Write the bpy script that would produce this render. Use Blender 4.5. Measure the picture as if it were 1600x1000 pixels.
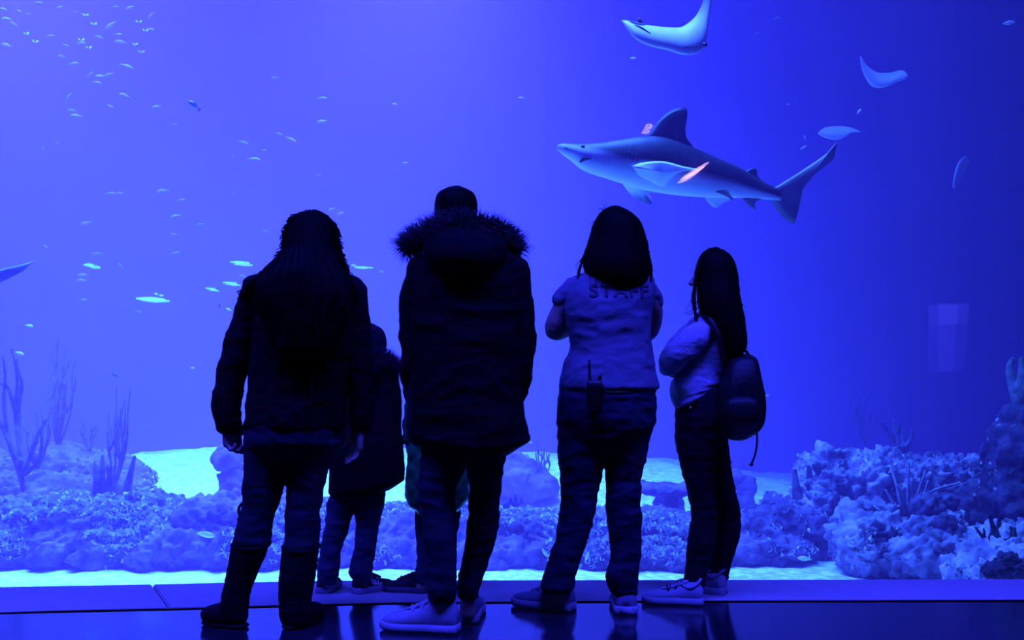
import bpy, bmesh, math, random
import numpy as np
from mathutils import Vector, Matrix
from mathutils.bvhtree import BVHTree

random.seed(7)
rng = np.random.default_rng(7)
for o in list(bpy.data.objects):
    bpy.data.objects.remove(o)
scene = bpy.context.scene
COL = scene.collection

# ---------------------------------------------------------------- camera
F, CX, HY, HC = 1555.0, 800.0, 591.0, 1.0        # focal length and centre in photo pixels, horizon row, eye height
cam_data = bpy.data.cameras.new('camera')
cam = bpy.data.objects.new('camera', cam_data); COL.objects.link(cam)
cam.location = (0, 0, HC); cam.rotation_euler = (math.pi / 2, 0, 0)
cam_data.sensor_width = 36.0; cam_data.lens = F / 1600 * 36.0
cam_data.shift_y = (HY - 500) / 1600
cam_data.clip_start = 0.05
scene.camera = cam

# ---------------------------------------------------------------- colour management, world, tank lamps
scene.view_settings.view_transform = 'Standard'
scene.view_settings.look = 'None'
scene.view_settings.gamma = 1.0
scene.view_settings.use_curve_mapping = False
scene.view_settings.exposure = 0.0
world = bpy.data.worlds.new('world'); scene.world = world
world.use_nodes = True
world.node_tree.nodes['Background'].inputs[0].default_value = (0, 0, 0, 1)
world.node_tree.nodes['Background'].inputs[1].default_value = 0.0
scene.cycles.use_denoising = True
scene.cycles.max_bounces = 8
scene.cycles.diffuse_bounces = 3
scene.cycles.glossy_bounces = 3
scene.cycles.transmission_bounces = 4
scene.cycles.volume_bounces = 1
scene.cycles.transparent_max_bounces = 24
scene.cycles.sample_clamp_indirect = 12.0
scene.cycles.caustics_reflective = False
scene.cycles.caustics_refractive = False

LAMP = (0.044, 0.12, 1.0)

def area(name, loc, size, power, color=LAMP, target=None, spread=180):
    l = bpy.data.lights.new(name, 'AREA'); l.shape = 'RECTANGLE'
    l.size, l.size_y = size; l.energy = power; l.color = color; l.spread = math.radians(spread)
    o = bpy.data.objects.new(name, l); COL.objects.link(o); o.location = loc
    if target is not None:
        o.rotation_euler = (Vector(target) - Vector(loc)).to_track_quat('-Z', 'Y').to_euler()
    return o

# lamps over the open top of the tank: the left half is lit strongly, the right end hardly at all
area('tank_lamp_rack', (-4.8, 8.8, 6.9), (4.6, 4.0), 3000, target=(-4.9, 8.6, 0), spread=96)
area('tank_lamp_front', (-1.6, 6.6, 6.9), (6.4, 1.2), 1150, target=(-1.6, 6.8, 0), spread=76)
area('tank_lamp_centre', (-0.9, 9.6, 6.9), (1.6, 1.6), 1200, target=(-0.9, 9.4, 0), spread=80)
area('tank_lamp_reef', (3.2, 7.2, 6.9), (1.6, 1.2), 55, target=(3.4, 7.2, 0), spread=60)
# blue wash lights on the hall ceiling, over and behind the visitors
area('hall_lamp', (-0.5, 2.6, 4.95), (9.0, 0.5), 400, color=(0.03, 0.032, 1.0), target=(-0.5, 3.5, 0.0), spread=100)

# ---------------------------------------------------------------- helpers
def W(px, py, Y):
    """point of the world seen at photo pixel (px, py) at distance Y"""
    return Vector(((px - CX) / F * Y, Y, HC - (py - HY) / F * Y))

def ground_y(py, z=0.0):
    return F * (HC - z) / (py - HY)

def hash3(i, j, k, s=0):
    n = (i.astype(np.int64) * 73856093) ^ (j.astype(np.int64) * 19349663) ^ (k.astype(np.int64) * 83492791) ^ (s * 2654435)
    n = (n ^ (n >> 13)) * 1274126177 & 0x7fffffff
    n = (n ^ (n >> 16)) & 0x7fffffff
    return (n % 100003) / 100003.0

def vnoise(p, seed=0):
    f = np.floor(p); t = p - f; t = t * t * (3 - 2 * t)
    i = f.astype(np.int64); r = 0
    for a in (0, 1):
        for b in (0, 1):
            for c in (0, 1):
                w = (t[:, 0] if a else 1 - t[:, 0]) * (t[:, 1] if b else 1 - t[:, 1]) * (t[:, 2] if c else 1 - t[:, 2])
                r = r + w * hash3(i[:, 0] + a, i[:, 1] + b, i[:, 2] + c, seed)
    return r * 2 - 1

def fbm(p, oct=4, seed=0, ridged=False):
    r = 0; a = 1.0; tot = 0
    for o in range(oct):
        n = vnoise(p * (2.03 ** o) + 17.3 * o, seed + o)
        if ridged: n = 1 - 2 * np.abs(n)
        r = r + a * n; tot += a; a *= 0.5
    return r / tot

def cells(p, seed=0):
    """distance to the nearest jittered cell point: rounded knobs"""
    f = np.floor(p).astype(np.int64); best = np.full(len(p), 9.0)
    for a in (-1, 0, 1):
        for b in (-1, 0, 1):
            for c in (-1, 0, 1):
                i, j, k = f[:, 0] + a, f[:, 1] + b, f[:, 2] + c
                q = np.stack([i + hash3(i, j, k, seed), j + hash3(i, j, k, seed + 5), k + hash3(i, j, k, seed + 9)], 1)
                best = np.minimum(best, ((p - q) ** 2).sum(1))
    return np.sqrt(best)

def verts(me):
    a = np.empty(len(me.vertices) * 3, np.float32); me.vertices.foreach_get('co', a); return a.reshape(-1, 3).astype(float)
def normals(me):
    a = np.empty(len(me.vertices) * 3, np.float32); me.vertices.foreach_get('normal', a); return a.reshape(-1, 3).astype(float)
def set_verts(me, v):
    me.vertices.foreach_set('co', np.ascontiguousarray(v, np.float32).ravel()); me.update()
def smooth(me, on=True):
    me.polygons.foreach_set('use_smooth', [on] * len(me.polygons)); me.update()

def tag(o, label=None, cat=None, group=None, kind=None):
    if label: o['label'] = label
    if cat: o['category'] = cat
    if group: o['group'] = group
    if kind: o['kind'] = kind
    return o

def empty(name, loc, label=None, cat=None, group=None):
    o = bpy.data.objects.new(name, None); COL.objects.link(o); o.location = loc; o.empty_display_size = 0.1
    return tag(o, label, cat, group)

def base_of(o):
    p = Vector((0, 0, 0))
    while o is not None:
        p += Vector(o.location); o = o.parent
    return p

def link(name, me, mat, parent=None, loc=None):
    """me is given in world coordinates; with a parent it is moved into the parent's frame"""
    o = bpy.data.objects.new(name, me); COL.objects.link(o)
    if mat is not None and not me.materials: me.materials.append(mat)
    if parent is not None:
        b = base_of(parent); o.parent = parent
        me.transform(Matrix.Translation(-b))
    elif loc is not None:
        me.transform(Matrix.Translation(-Vector(loc))); o.location = loc
    return o

def from_bm(bm, sm=True):
    bmesh.ops.recalc_face_normals(bm, faces=bm.faces)
    me = bpy.data.meshes.new('mesh'); bm.to_mesh(me); bm.free()
    if sm: smooth(me)
    return me

def obj(name, bm, mat, parent=None, loc=None, sm=True):
    return link(name, from_bm(bm, sm), mat, parent, loc)

def ring_tube(bm, rings, cap=True):
    """rings: list of equal length lists of points -> closed skin"""
    R = [[bm.verts.new(p) for p in r] for r in rings]
    n = len(R[0])
    for a, b in zip(R, R[1:]):
        for i in range(n):
            bm.faces.new((a[i], a[(i + 1) % n], b[(i + 1) % n], b[i]))
    if cap:
        bm.faces.new(list(reversed(R[0]))); bm.faces.new(R[-1])

def catmull(P, n):
    """resample a list of tuples smoothly, n points per span"""
    P = np.array(P, float); out = []
    for i in range(len(P) - 1):
        p0 = P[max(i - 1, 0)]; p1 = P[i]; p2 = P[i + 1]; p3 = P[min(i + 2, len(P) - 1)]
        for k in range(n):
            t = k / n
            out.append(0.5 * (2 * p1 + (p2 - p0) * t + (2 * p0 - 5 * p1 + 4 * p2 - p3) * t * t + (3 * p1 - p0 - 3 * p2 + p3) * t ** 3))
    out.append(P[-1]); return np.array(out)

def tube(bm, pts, rad, seg=12, n=4, flat=1.0, round_ends=True):
    """smooth tube along pts; rad per point; flat = second radius / first"""
    Q = catmull([tuple(p) + (r,) for p, r in zip(pts, rad)], n) if n > 1 and len(pts) > 1 else np.array([tuple(p) + (r,) for p, r in zip(pts, rad)])
    rows = [(q[:3], max(q[3], 1e-4)) for q in Q]
    if round_ends:
        d0 = rows[0][0] - rows[1][0]; d0 = d0 / (np.linalg.norm(d0) + 1e-9); d1 = rows[-1][0] - rows[-2][0]; d1 = d1 / (np.linalg.norm(d1) + 1e-9)
        r0, r1 = rows[0][1], rows[-1][1]
        rows = [(rows[0][0] + d0 * r0 * s, r0 * math.sqrt(max(1 - s * s, 0.0)) + 1e-4) for s in (0.98, 0.8, 0.45)] + rows + \
               [(rows[-1][0] + d1 * r1 * s, r1 * math.sqrt(max(1 - s * s, 0.0)) + 1e-4) for s in (0.45, 0.8, 0.98)]
    rings = []; side = None
    for i, (c, r) in enumerate(rows):
        a = rows[max(i - 1, 0)][0]; b = rows[min(i + 1, len(rows) - 1)][0]
        t = Vector(b - a)
        if t.length < 1e-9: t = Vector((0, 0, 1))
        t.normalize()
        if side is None:
            side = Vector((1, 0, 0)) if abs(t.x) < 0.8 else Vector((0, 1, 0))
        side = (side - t * side.dot(t)).normalized(); up = t.cross(side)
        rings.append([Vector(c) + side * (r * math.cos(u)) + up * (r * flat * math.sin(u)) for u in (2 * math.pi * k / seg for k in range(seg))])
    ring_tube(bm, rings)

def loft(bm, rows, seg=20, n=3, p=2.3, caps=True):
    """rows of (centre, rx, ry): horizontal super-ellipses stacked up"""
    Q = catmull([tuple(c) + (rx, ry) for c, rx, ry in rows], n)
    rings = []
    L = list(Q)
    if caps:
        a, b = L[0].copy(), L[-1].copy(); s0 = np.sign(L[0][2] - L[1][2]); h0 = min(a[3], a[4]) * 0.25; h1 = min(b[3], b[4]) * 0.25
        e0 = a.copy(); e0[2] += s0 * h0; e0[3:] *= 0.6; e1 = b.copy(); e1[2] -= s0 * h1; e1[3:] *= 0.6
        L = [e0] + L + [e1]
    for q in L:
        r = []
        for k in range(seg):
            u = 2 * math.pi * k / seg; c, s = math.cos(u), math.sin(u)
            r.append(Vector((q[0] + max(q[3], 1e-4) * math.copysign(abs(c) ** (2 / p), c), q[1] + max(q[4], 1e-4) * math.copysign(abs(s) ** (2 / p), s), q[2])))
        rings.append(r)
    ring_tube(bm, rings)

def ball(bm, c, r, sub=3, rot=None):
    m = Matrix.Translation(Vector(c)) @ (rot.to_4x4() if rot is not None else Matrix.Identity(4)) @ Matrix.Diagonal(Vector((r[0], r[1], r[2], 1)) if not isinstance(r, (int, float)) else Vector((r, r, r, 1)))
    bmesh.ops.create_icosphere(bm, subdivisions=sub, radius=1.0, matrix=m)

def box(bm, lo, hi):
    v = [bm.verts.new((x, y, z)) for x in (lo[0], hi[0]) for y in (lo[1], hi[1]) for z in (lo[2], hi[2])]
    for f in ((0, 1, 3, 2), (4, 6, 7, 5), (0, 4, 5, 1), (2, 3, 7, 6), (0, 2, 6, 4), (1, 5, 7, 3)):
        bm.faces.new([v[i] for i in f])

def fuse(bm, voxel=0.008, it=4):
    """one continuous skin round everything in bm"""
    me = from_bm(bm)
    o = bpy.data.objects.new('tmp', me); COL.objects.link(o)
    m = o.modifiers.new('r', 'REMESH'); m.mode = 'VOXEL'; m.voxel_size = voxel; m.use_smooth_shade = True
    if it:
        s = o.modifiers.new('s', 'SMOOTH'); s.factor = 0.5; s.iterations = it
    dg = bpy.context.evaluated_depsgraph_get()
    new = bpy.data.meshes.new_from_object(o.evaluated_get(dg))
    bpy.data.objects.remove(o); bpy.data.meshes.remove(me)
    smooth(new)
    return new

def displace(me, fn):
    v = verts(me); set_verts(me, v + normals(me) * fn(v)[:, None]); return me

def wrinkle(me, amp=0.004, sx=9, sz=22, seed=1):
    """cloth folds: ridged noise, folds run round the limb"""
    return displace(me, lambda v: amp * fbm(v * np.array([sx, sx, sz]) + 0.6 * np.stack([vnoise(v * 6, seed + 7)] * 3, 1), 3, seed, True))

# ---------------------------------------------------------------- materials
MATS = {}
def mat(name, col, rough=0.6, col2=None, scale=8.0, bump=0.0, bscale=None, metal=0.0, spec=0.5, detail=4.0, stretch=None, contrast=(0.35, 0.65)):
    if name in MATS: return MATS[name]
    m = bpy.data.materials.new(name); m.use_nodes = True; nt = m.node_tree; N = nt.nodes; L = nt.links
    b = N['Principled BSDF']
    b.inputs['Base Color'].default_value = (*col, 1); b.inputs['Roughness'].default_value = rough
    b.inputs['Metallic'].default_value = metal; b.inputs['Specular IOR Level'].default_value = spec
    tc = N.new('ShaderNodeTexCoord'); src = tc.outputs['Object']
    if stretch:
        mp = N.new('ShaderNodeMapping'); mp.inputs['Scale'].default_value = stretch; L.new(src, mp.inputs['Vector']); src = mp.outputs['Vector']
    if col2 is not None:
        t = N.new('ShaderNodeTexNoise'); t.inputs['Scale'].default_value = scale; t.inputs['Detail'].default_value = detail
        L.new(src, t.inputs['Vector'])
        r = N.new('ShaderNodeValToRGB'); r.color_ramp.elements[0].position, r.color_ramp.elements[1].position = contrast
        r.color_ramp.elements[0].color = (*col, 1); r.color_ramp.elements[1].color = (*col2, 1)
        L.new(t.outputs['Fac'], r.inputs['Fac']); L.new(r.outputs['Color'], b.inputs['Base Color'])
    if bump:
        t2 = N.new('ShaderNodeTexNoise'); t2.inputs['Scale'].default_value = bscale or scale * 3; t2.inputs['Detail'].default_value = 5
        L.new(src, t2.inputs['Vector'])
        bp = N.new('ShaderNodeBump'); bp.inputs['Strength'].default_value = bump; bp.inputs['Distance'].default_value = 0.02
        L.new(t2.outputs['Fac'], bp.inputs['Height']); L.new(bp.outputs['Normal'], b.inputs['Normal'])
    MATS[name] = m
    return m

def emit(name, col, strength):
    m = bpy.data.materials.new(name); m.use_nodes = True; nt = m.node_tree; nt.nodes.clear()
    e = nt.nodes.new('ShaderNodeEmission'); e.inputs[0].default_value = (*col, 1); e.inputs[1].default_value = strength
    o = nt.nodes.new('ShaderNodeOutputMaterial'); nt.links.new(e.outputs[0], o.inputs[0])
    m.cycles.emission_sampling = 'NONE'
    return m

# ---------------------------------------------------------------- the hall and the tank
BED = -0.30                      # sand level behind the window
TANK_X0, TANK_X1, TANK_Y1, TOP = -8.0, 8.4, 12.6, 6.2
glass_px = [(-1500, 947), (520, 907), (3000, 902.4)]
gap_px = [(-1500, 1020), (0, 957), (262, 951.5), (600, 942.5), (1000, 939.5), (3000, 935)]
GL = [W(x, y, ground_y(y)) for x, y in glass_px]
GP = [W(x, y, ground_y(y)) for x, y in gap_px]
def on_line(P, x):
    for a, b in zip(P, P[1:]):
        if a.x <= x <= b.x: return a.y + (b.y - a.y) * (x - a.x) / (b.x - a.x)
    return P[0].y if x < P[0].x else P[-1].y

def prism(bm, poly, z0, z1):
    a = [bm.verts.new((x, y, z0)) for x, y in poly]; b = [bm.verts.new((x, y, z1)) for x, y in poly]
    n = len(poly)
    for i in range(n): bm.faces.new((a[i], a[(i + 1) % n], b[(i + 1) % n], b[i]))
    bm.faces.new(list(reversed(a))); bm.faces.new(b)

X0, X1 = -7.6, 8.2
def line_pts(P, dy=0.0):
    xs = sorted({X0, X1} | {p.x for p in P if X0 < p.x < X1})
    return [(x, on_line(P, x) + dy) for x in xs]

def band(bm, lo, hi, z0, z1): prism(bm, lo + list(reversed(hi)), z0, z1)

# water: the body of it between window, walls and bed
m = bpy.data.materials.new('water'); m.use_nodes = True; nt = m.node_tree; nt.nodes.clear()
sc = nt.nodes.new('ShaderNodeVolumeScatter'); ab = nt.nodes.new('ShaderNodeVolumeAbsorption'); ad = nt.nodes.new('ShaderNodeAddShader')
out = nt.nodes.new('ShaderNodeOutputMaterial')
sc.inputs['Color'].default_value = (0.84, 0.23, 1.0, 1); sc.inputs['Density'].default_value = 0.085; sc.inputs['Anisotropy'].default_value = 0.0
ab.inputs['Color'].default_value = (0.30, 0.75, 0.85, 1); ab.inputs['Density'].default_value = 0.06
nt.links.new(sc.outputs[0], ad.inputs[0]); nt.links.new(ab.outputs[0], ad.inputs[1]); nt.links.new(ad.outputs[0], out.inputs['Volume'])
bm = bmesh.new()
fr = line_pts(GL, 0.16); prism(bm, [(TANK_X0 + .05, fr[0][1])] + fr + [(TANK_X1 - .05, fr[-1][1]), (TANK_X1 - .05, TANK_Y1 - .02), (TANK_X0 + .05, TANK_Y1 - .02)], -0.9, TOP)
tag(obj('water', bm, m, sm=False), 'clear blue water filling the whole aquarium tank', None, kind='structure')

# window pane: clear acrylic with a polished face
m = bpy.data.materials.new('acrylic'); m.use_nodes = True; nt = m.node_tree; nt.nodes.clear()
tr = nt.nodes.new('ShaderNodeBsdfTransparent'); tr.inputs[0].default_value = (0.97, 0.98, 1.0, 1)
gl = nt.nodes.new('ShaderNodeBsdfGlossy'); gl.inputs['Roughness'].default_value = 0.012
fn = nt.nodes.new('ShaderNodeFresnel'); fn.inputs['IOR'].default_value = 1.49
mx = nt.nodes.new('ShaderNodeMixShader'); out = nt.nodes.new('ShaderNodeOutputMaterial')
nt.links.new(fn.outputs[0], mx.inputs[0]); nt.links.new(tr.outputs[0], mx.inputs[1]); nt.links.new(gl.outputs[0], mx.inputs[2]); nt.links.new(mx.outputs[0], out.inputs[0])
ACRYL = m
bm = bmesh.new(); band(bm, line_pts(GL), line_pts(GL, 0.14), -0.06, 4.6)
tag(obj('window_1', bm, ACRYL, sm=False), 'huge clear acrylic viewing window of the aquarium', None, kind='structure')

DARK = mat('dark_hall_paint', (0.02, 0.02, 0.024), 0.8, (0.03, 0.03, 0.034), 3)
TANKP = mat('tank_wall_paint', (0.05, 0.025, 0.17), 0.9, (0.07, 0.035, 0.24), 0.7, bump=0.1, bscale=4)
def slab(name, lo, hi, m, label=None):
    bm = bmesh.new(); box(bm, lo, hi)
    return tag(obj(name, bm, m, sm=False), label, None, kind='structure')
slab('wall_back', (TANK_X0, TANK_Y1, -1), (TANK_X1, TANK_Y1 + 0.3, 7.6), TANKP)
slab('wall_tank_left', (TANK_X0 - 0.3, 4.0, -1), (TANK_X0, TANK_Y1 + 0.3, 7.6), TANKP)
slab('wall_tank_right', (TANK_X1, 4.0, -1), (TANK_X1 + 0.3, TANK_Y1 + 0.3, 7.6), TANKP)
slab('wall_front', (TANK_X0 - .3, 4.3, 4.55), (TANK_X1 + .3, 5.35, 7.6), DARK)          # wall over the window
slab('wall_left', (TANK_X0 - 0.3, -4.2, -0.3), (TANK_X0, 5.35, 5.2), DARK)
slab('wall_right', (TANK_X1, -4.2, -0.3), (TANK_X1 + 0.3, 5.35, 5.2), DARK)
slab('wall_rear', (TANK_X0 - 0.3, -4.5, -0.3), (TANK_X1 + 0.3, -4.2, 5.2), DARK)
slab('ceiling', (TANK_X0 - 0.3, -4.5, 5.05), (TANK_X1 + 0.3, 4.4, 5.25), DARK)

# glossy dark floor with a recessed joint before the ledge
FLOOR = mat('dark_polished_floor', (0.012, 0.012, 0.02), 0.13, (0.02, 0.02, 0.03), 2.0, bump=0.012, bscale=26, spec=0.9)
bm = bmesh.new(); prism(bm, line_pts(GP, -0.035) + [(X1 + .2, -4.3), (X0 - .4, -4.3)], -0.3, 0.0)
tag(obj('floor', bm, FLOOR, sm=False), 'dark polished floor of the viewing hall', None, kind='structure')
JOINT = mat('black_joint', (0.002, 0.002, 0.0025), 1.0, spec=0.0)
bm = bmesh.new(); band(bm, line_pts(GP, -0.035), line_pts(GP, 0.02), -0.3, -0.003)
tag(obj('trim_1', bm, JOINT, sm=False), 'black recessed joint between floor and window ledge', None, kind='structure')
LEDGE = mat('ledge_panel', (0.52, 0.50, 0.50), 0.75, (0.56, 0.54, 0.54), 14, bump=0.02, bscale=60, spec=0.3)
lb = empty('trim_2', (0, 4.7, 0)); tag(lb, 'pale matte ledge of long panels along the foot of the window', None, kind='structure')
a0, a1 = W(240, 911.5, ground_y(911.5)), W(262, 951.5, ground_y(951.5))
def ledge_panel(xa0, xa1, xb0, xb1):
    """from glass side x (xa0..xb0) and gap side x (xa1..xb1)"""
    top = [(x, on_line(GL, x) - 0.002) for x in np.linspace(xa0, xb0, 14)]; bot = [(x, on_line(GP, x) + 0.02) for x in np.linspace(xa1, xb1, 14)]
    bm = bmesh.new(); prism(bm, bot + list(reversed(top)), -0.3, 0.0)
    bmesh.ops.bevel(bm, geom=[e for e in bm.edges if all(abs(v.co.z) < 1e-5 for v in e.verts)], offset=0.006, segments=2, affect='EDGES')
    obj('panel', bm, LEDGE, lb, sm=False)
g = 0.004
ledge_panel(X0, X0, a0.x - g, a1.x - g); ledge_panel(a0.x + g, a1.x + g, 2.9, 2.9); ledge_panel(2.9 + 2 * g, 2.9 + 2 * g, X1, X1)
bm = bmesh.new(); band(bm, line_pts(GL, 0.0), line_pts(GL, 0.155), -1.0, -0.06)
tag(obj('trim_3', bm, mat('curb_concrete', (0.2, 0.2, 0.22), 0.9), sm=False), 'concrete curb carrying the window pane', None, kind='structure')

# sand bed
def bed_z(x, y):
    t = np.clip((y - 7.6) / 3.2, 0, 1); s = t * t * (3 - 2 * t)
    zb = np.interp(x, [-8, -5.6, -4.6, -3.4, 1.6, 3.3, 6.2], [-.10, -.12, .08, .15, .03, -.22, -.26])      # height of the bed at the back
    z = BED + (zb - BED) * s
    p = np.stack([x, y, np.zeros_like(x)], -1).reshape(-1, 3)
    n = fbm(p * 1.1, 3, 3).reshape(x.shape)
    n2 = fbm(p * np.array([2.6, 1.2, 1]), 3, 8, True).reshape(x.shape)
    return z + 0.06 * n * (0.45 + s) + 0.035 * n2 * s
gx, gy = np.meshgrid(np.linspace(TANK_X0, TANK_X1, 260), np.linspace(4.9, TANK_Y1, 150), indexing='ij')
gz = bed_z(gx, gy)
gz = gz + 0.008 * fbm(np.stack([gx * 9, gy * 9, gz * 0], -1).reshape(-1, 3), 3, 11, True).reshape(gx.shape)
# the bed banks up gently against the pane here and there
gz = gz + np.clip(1 - (gy - 5.05) / 0.9, 0, 1) * 0.04 * (1 + np.sin(gx * 2.3 + 1.0))
n0, n1 = gx.shape
V = np.stack([gx, gy, gz], -1).reshape(-1, 3)
idx = np.arange(n0 * n1).reshape(n0, n1)
Fq = np.stack([idx[:-1, :-1], idx[1:, :-1], idx[1:, 1:], idx[:-1, 1:]], -1).reshape(-1, 4)
me = bpy.data.meshes.new('sand'); me.from_pydata(V.tolist(), [], Fq.tolist()); smooth(me)
SAND = mat('white_sand', (0.50, 0.48, 0.46), 0.95, (0.94, 0.92, 0.90), 16, bump=0.8, bscale=16, spec=0.2)
tag(link('ground', me, SAND), 'white sand bed of the tank, rippled and sloping up to the back', None, kind='structure')
# ---------------------------------------------------------------- reef
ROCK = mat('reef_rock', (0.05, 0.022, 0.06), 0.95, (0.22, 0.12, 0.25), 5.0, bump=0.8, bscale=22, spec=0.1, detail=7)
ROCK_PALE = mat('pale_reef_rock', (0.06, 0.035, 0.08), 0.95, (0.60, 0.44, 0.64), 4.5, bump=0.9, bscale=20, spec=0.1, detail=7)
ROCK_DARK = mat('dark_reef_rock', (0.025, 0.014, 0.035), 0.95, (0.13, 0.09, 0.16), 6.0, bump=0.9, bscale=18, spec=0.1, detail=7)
FRILL = mat('frilly_coral', (0.40, 0.36, 0.45), 0.9, (0.80, 0.76, 0.8), 12, spec=0.1)
CORAL_DARK = mat('dark_coral', (0.02, 0.022, 0.035), 0.9, (0.06, 0.06, 0.09), 14, spec=0.1)
CORAL_MID = mat('soft_coral', (0.06, 0.035, 0.08), 0.9, (0.18, 0.12, 0.22), 16, bump=0.3, bscale=50, spec=0.1)
CORAL_PALE = mat('pale_coral', (0.34, 0.38, 0.42), 0.9, (0.6, 0.62, 0.66), 16, bump=0.3, bscale=50, spec=0.1)

def rock(name, label, blobs, m=ROCK, cat='rock', voxel=0.015, knob=(7.0, 0.06), rough=(2.2, 0.09), fine=(17.0, 0.035), seed=0, frills=0, top_only=0.15, group=None):
    """blobs: (px, py, Y, rx, ry, rz): ellipsoids in the world, joined into one craggy mass"""
    bm = bmesh.new()
    for (px, py, Y, rx, ry, rz) in blobs: ball(bm, W(px, py, Y), (rx, ry, rz), 3)
    me = fuse(bm, voxel, 2)
    v = verts(me); n = normals(me)
    d = rough[1] * fbm(v * rough[0], 3, seed) + fine[1] * fbm(v * fine[0], 3, seed + 3)
    if knob[1]: d = d + knob[1] * (0.55 - cells(v * knob[0] + 0.25 * fbm(v * 5, 2, seed + 9)[:, None], seed + 1)) + 0.55 * knob[1] * (0.5 - cells(v * knob[0] * 2.3, seed + 2))
    set_verts(me, v + n * d[:, None])
    c = verts(me); loc = Vector((float(c[:, 0].mean()), float(c[:, 1].mean()), float(c[:, 2].min())))
    o = link(name, me, m, None, loc); tag(o, label, cat, group)
    if frills:
        v = verts(me); n = normals(me)
        gate = fbm((v + np.array(loc)) * 1.9, 2, seed + 21)
        ok = np.where((n[:, 2] > top_only) & (n[:, 1] < 0.5) & (gate > -0.15))[0]
        pick = rng.choice(ok, size=min(frills, len(ok)), replace=False)
        VV, FF = [], []
        for i in pick:
            p, nn = v[i], n[i]; a = rng.uniform(0, 6.28); r = rng.uniform(0.008, 0.024); h = rng.uniform(0.006, 0.018)
            t = np.array([math.cos(a), math.sin(a), 0.0]); t -= nn * t.dot(nn); t /= np.linalg.norm(t) + 1e-9; b = np.cross(nn, t)
            k0 = len(VV); arc = rng.uniform(1.2, 3.4)
            for k in range(5):
                u = (k / 4 - 0.5) * arc
                q = p + r * (t * math.cos(u) + b * math.sin(u))
                VV.append(q - nn * 0.006); VV.append(q + nn * h + (t * math.cos(u) + b * math.sin(u)) * 0.3 * h)
            for k in range(4): FF.append((k0 + 2 * k, k0 + 2 * k + 2, k0 + 2 * k + 3, k0 + 2 * k + 1))
        fm = bpy.data.meshes.new('frills'); fm.from_pydata(VV, [], FF); smooth(fm)
        fo = bpy.data.objects.new('coral_frills', fm); COL.objects.link(fo); fm.materials.append(FRILL); fo.parent = o
        tag(fo, 'pale curly crust of small frilly corals', None, kind='stuff')
    return o

def ridge(tops, Y, base_py, rx, ry, step=34, jit=0.12):
    """row of blobs whose tops follow the profile tops [(px, py)]"""
    out = []; xs = np.arange(tops[0][0], tops[-1][0] + 1, step)
    tp = np.interp(xs, [t[0] for t in tops], [t[1] for t in tops])
    for x, ty in zip(xs, tp):
        y = Y + rng.uniform(-jit, jit); zt = W(x, ty, y).z - 0.03; zb = W(x, base_py, y).z - 0.1
        k = 0.30 * (zt - zb)
        out.append((x, HY + (HC - (zt - k)) * F / y, y, rx, ry, k))
        out.append((x + rng.uniform(-9, 9), HY + (HC - (zb + 0.36 * (zt - zb))) * F / (y - 0.12), y - 0.12, rx * 1.1, ry * 1.15, 0.42 * (zt - zb)))
    return out

rock('reef_ridge', 'long low reef ridge crusted with curly coral, running behind the whole family', ridge(
    [(-120, 762), (0, 770), (60, 764), (120, 766), (180, 774), (215, 766), (240, 766), (258, 786), (290, 778), (330, 768), (380, 768), (440, 774), (470, 778), (520, 780), (600, 792), (660, 788), (720, 788), (780, 794), (840, 792),
     (880, 800), (905, 800), (940, 792), (985, 786), (1030, 788), (1080, 800), (1110, 806)], 7.3, 866, 0.17, 0.42, step=24, jit=.07),
    m=ROCK, cat='reef', voxel=.017, seed=3, frills=15000, knob=(11, .075), rough=(2.6, .05), fine=(19, .035))

rock('boulder', 'dim rounded boulder on the sand just right of the girl with the backpack', [(1190, 842, 7.2, .20, .3, .20), (1225, 825, 7.3, .20, .3, .24), (1170, 860, 7.0, .16, .26, .12), (1262, 838, 7.3, .18, .3, .26), (1215, 862, 7.0, .26, .28, .14), (1150, 838, 7.2, .12, .25, .16)], m=ROCK, seed=22, frills=200)
rock('boulder', 'low hazy mound of rock under the sea whips far on the left', [(20, 752, 8.7, .4, .5, .20), (90, 735, 8.9, .35, .5, .20), (150, 735, 9.0, .40, .5, .18), (205, 750, 9.0, .24, .4, .17), (-40, 745, 8.7, .4, .5, .3), (60, 765, 8.4, .5, .5, .16), (170, 760, 8.6, .4, .4, .13)], m=ROCK, seed=31, frills=350, knob=(5, .05))
rock('boulder', 'blocky upright rock on the sand left of the long-haired woman\'s legs', [(360, 716, 8.4, .13, .25, .12), (385, 722, 8.5, .18, .25, .15), (372, 755, 8.4, .13, .25, .17), (410, 755, 8.5, .20, .3, .2)], m=ROCK, seed=37, knob=(6, .045))
rock('boulder', 'sloping rock mound on far sand between the hooded man and staff woman', [(760, 735, 9.2, .30, .4, .22), (805, 745, 9.2, .28, .4, .18), (842, 758, 9.1, .20, .35, .12), (720, 750, 9.2, .3, .4, .25), (690, 745, 9.2, .3, .4, .2)], m=ROCK, seed=41, knob=(5, .03))
rock('mushroom_rock', 'flat-topped mushroom-shaped rock seen between the staff woman and the girl', [(1040, 764, 8.0, .24, .25, .055), (1068, 762, 8.0, .16, .22, .05), (1010, 762, 8.0, .14, .22, .05), (1045, 790, 8.0, .13, .18, .12), (1045, 825, 7.9, .22, .25, .16)], m=ROCK, seed=45, knob=(6, .02), rough=(2.2, .03))
rock('boulder', 'lone upright rock behind the girl\'s backpack on the far sand', [(1163, 762, 8.6, .09, .2, .11), (1158, 780, 8.6, .11, .2, .1), (1152, 750, 8.6, .08, .15, .06)], m=ROCK, seed=47, knob=(6, .03))
rock('boulder', 'small half-buried stone on far sand right of the girl', [(1210, 787, 8.8, .055, .06, .02)], m=ROCK_DARK, seed=48, knob=(9, .01), rough=(5, .01), fine=(30, .004))
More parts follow.
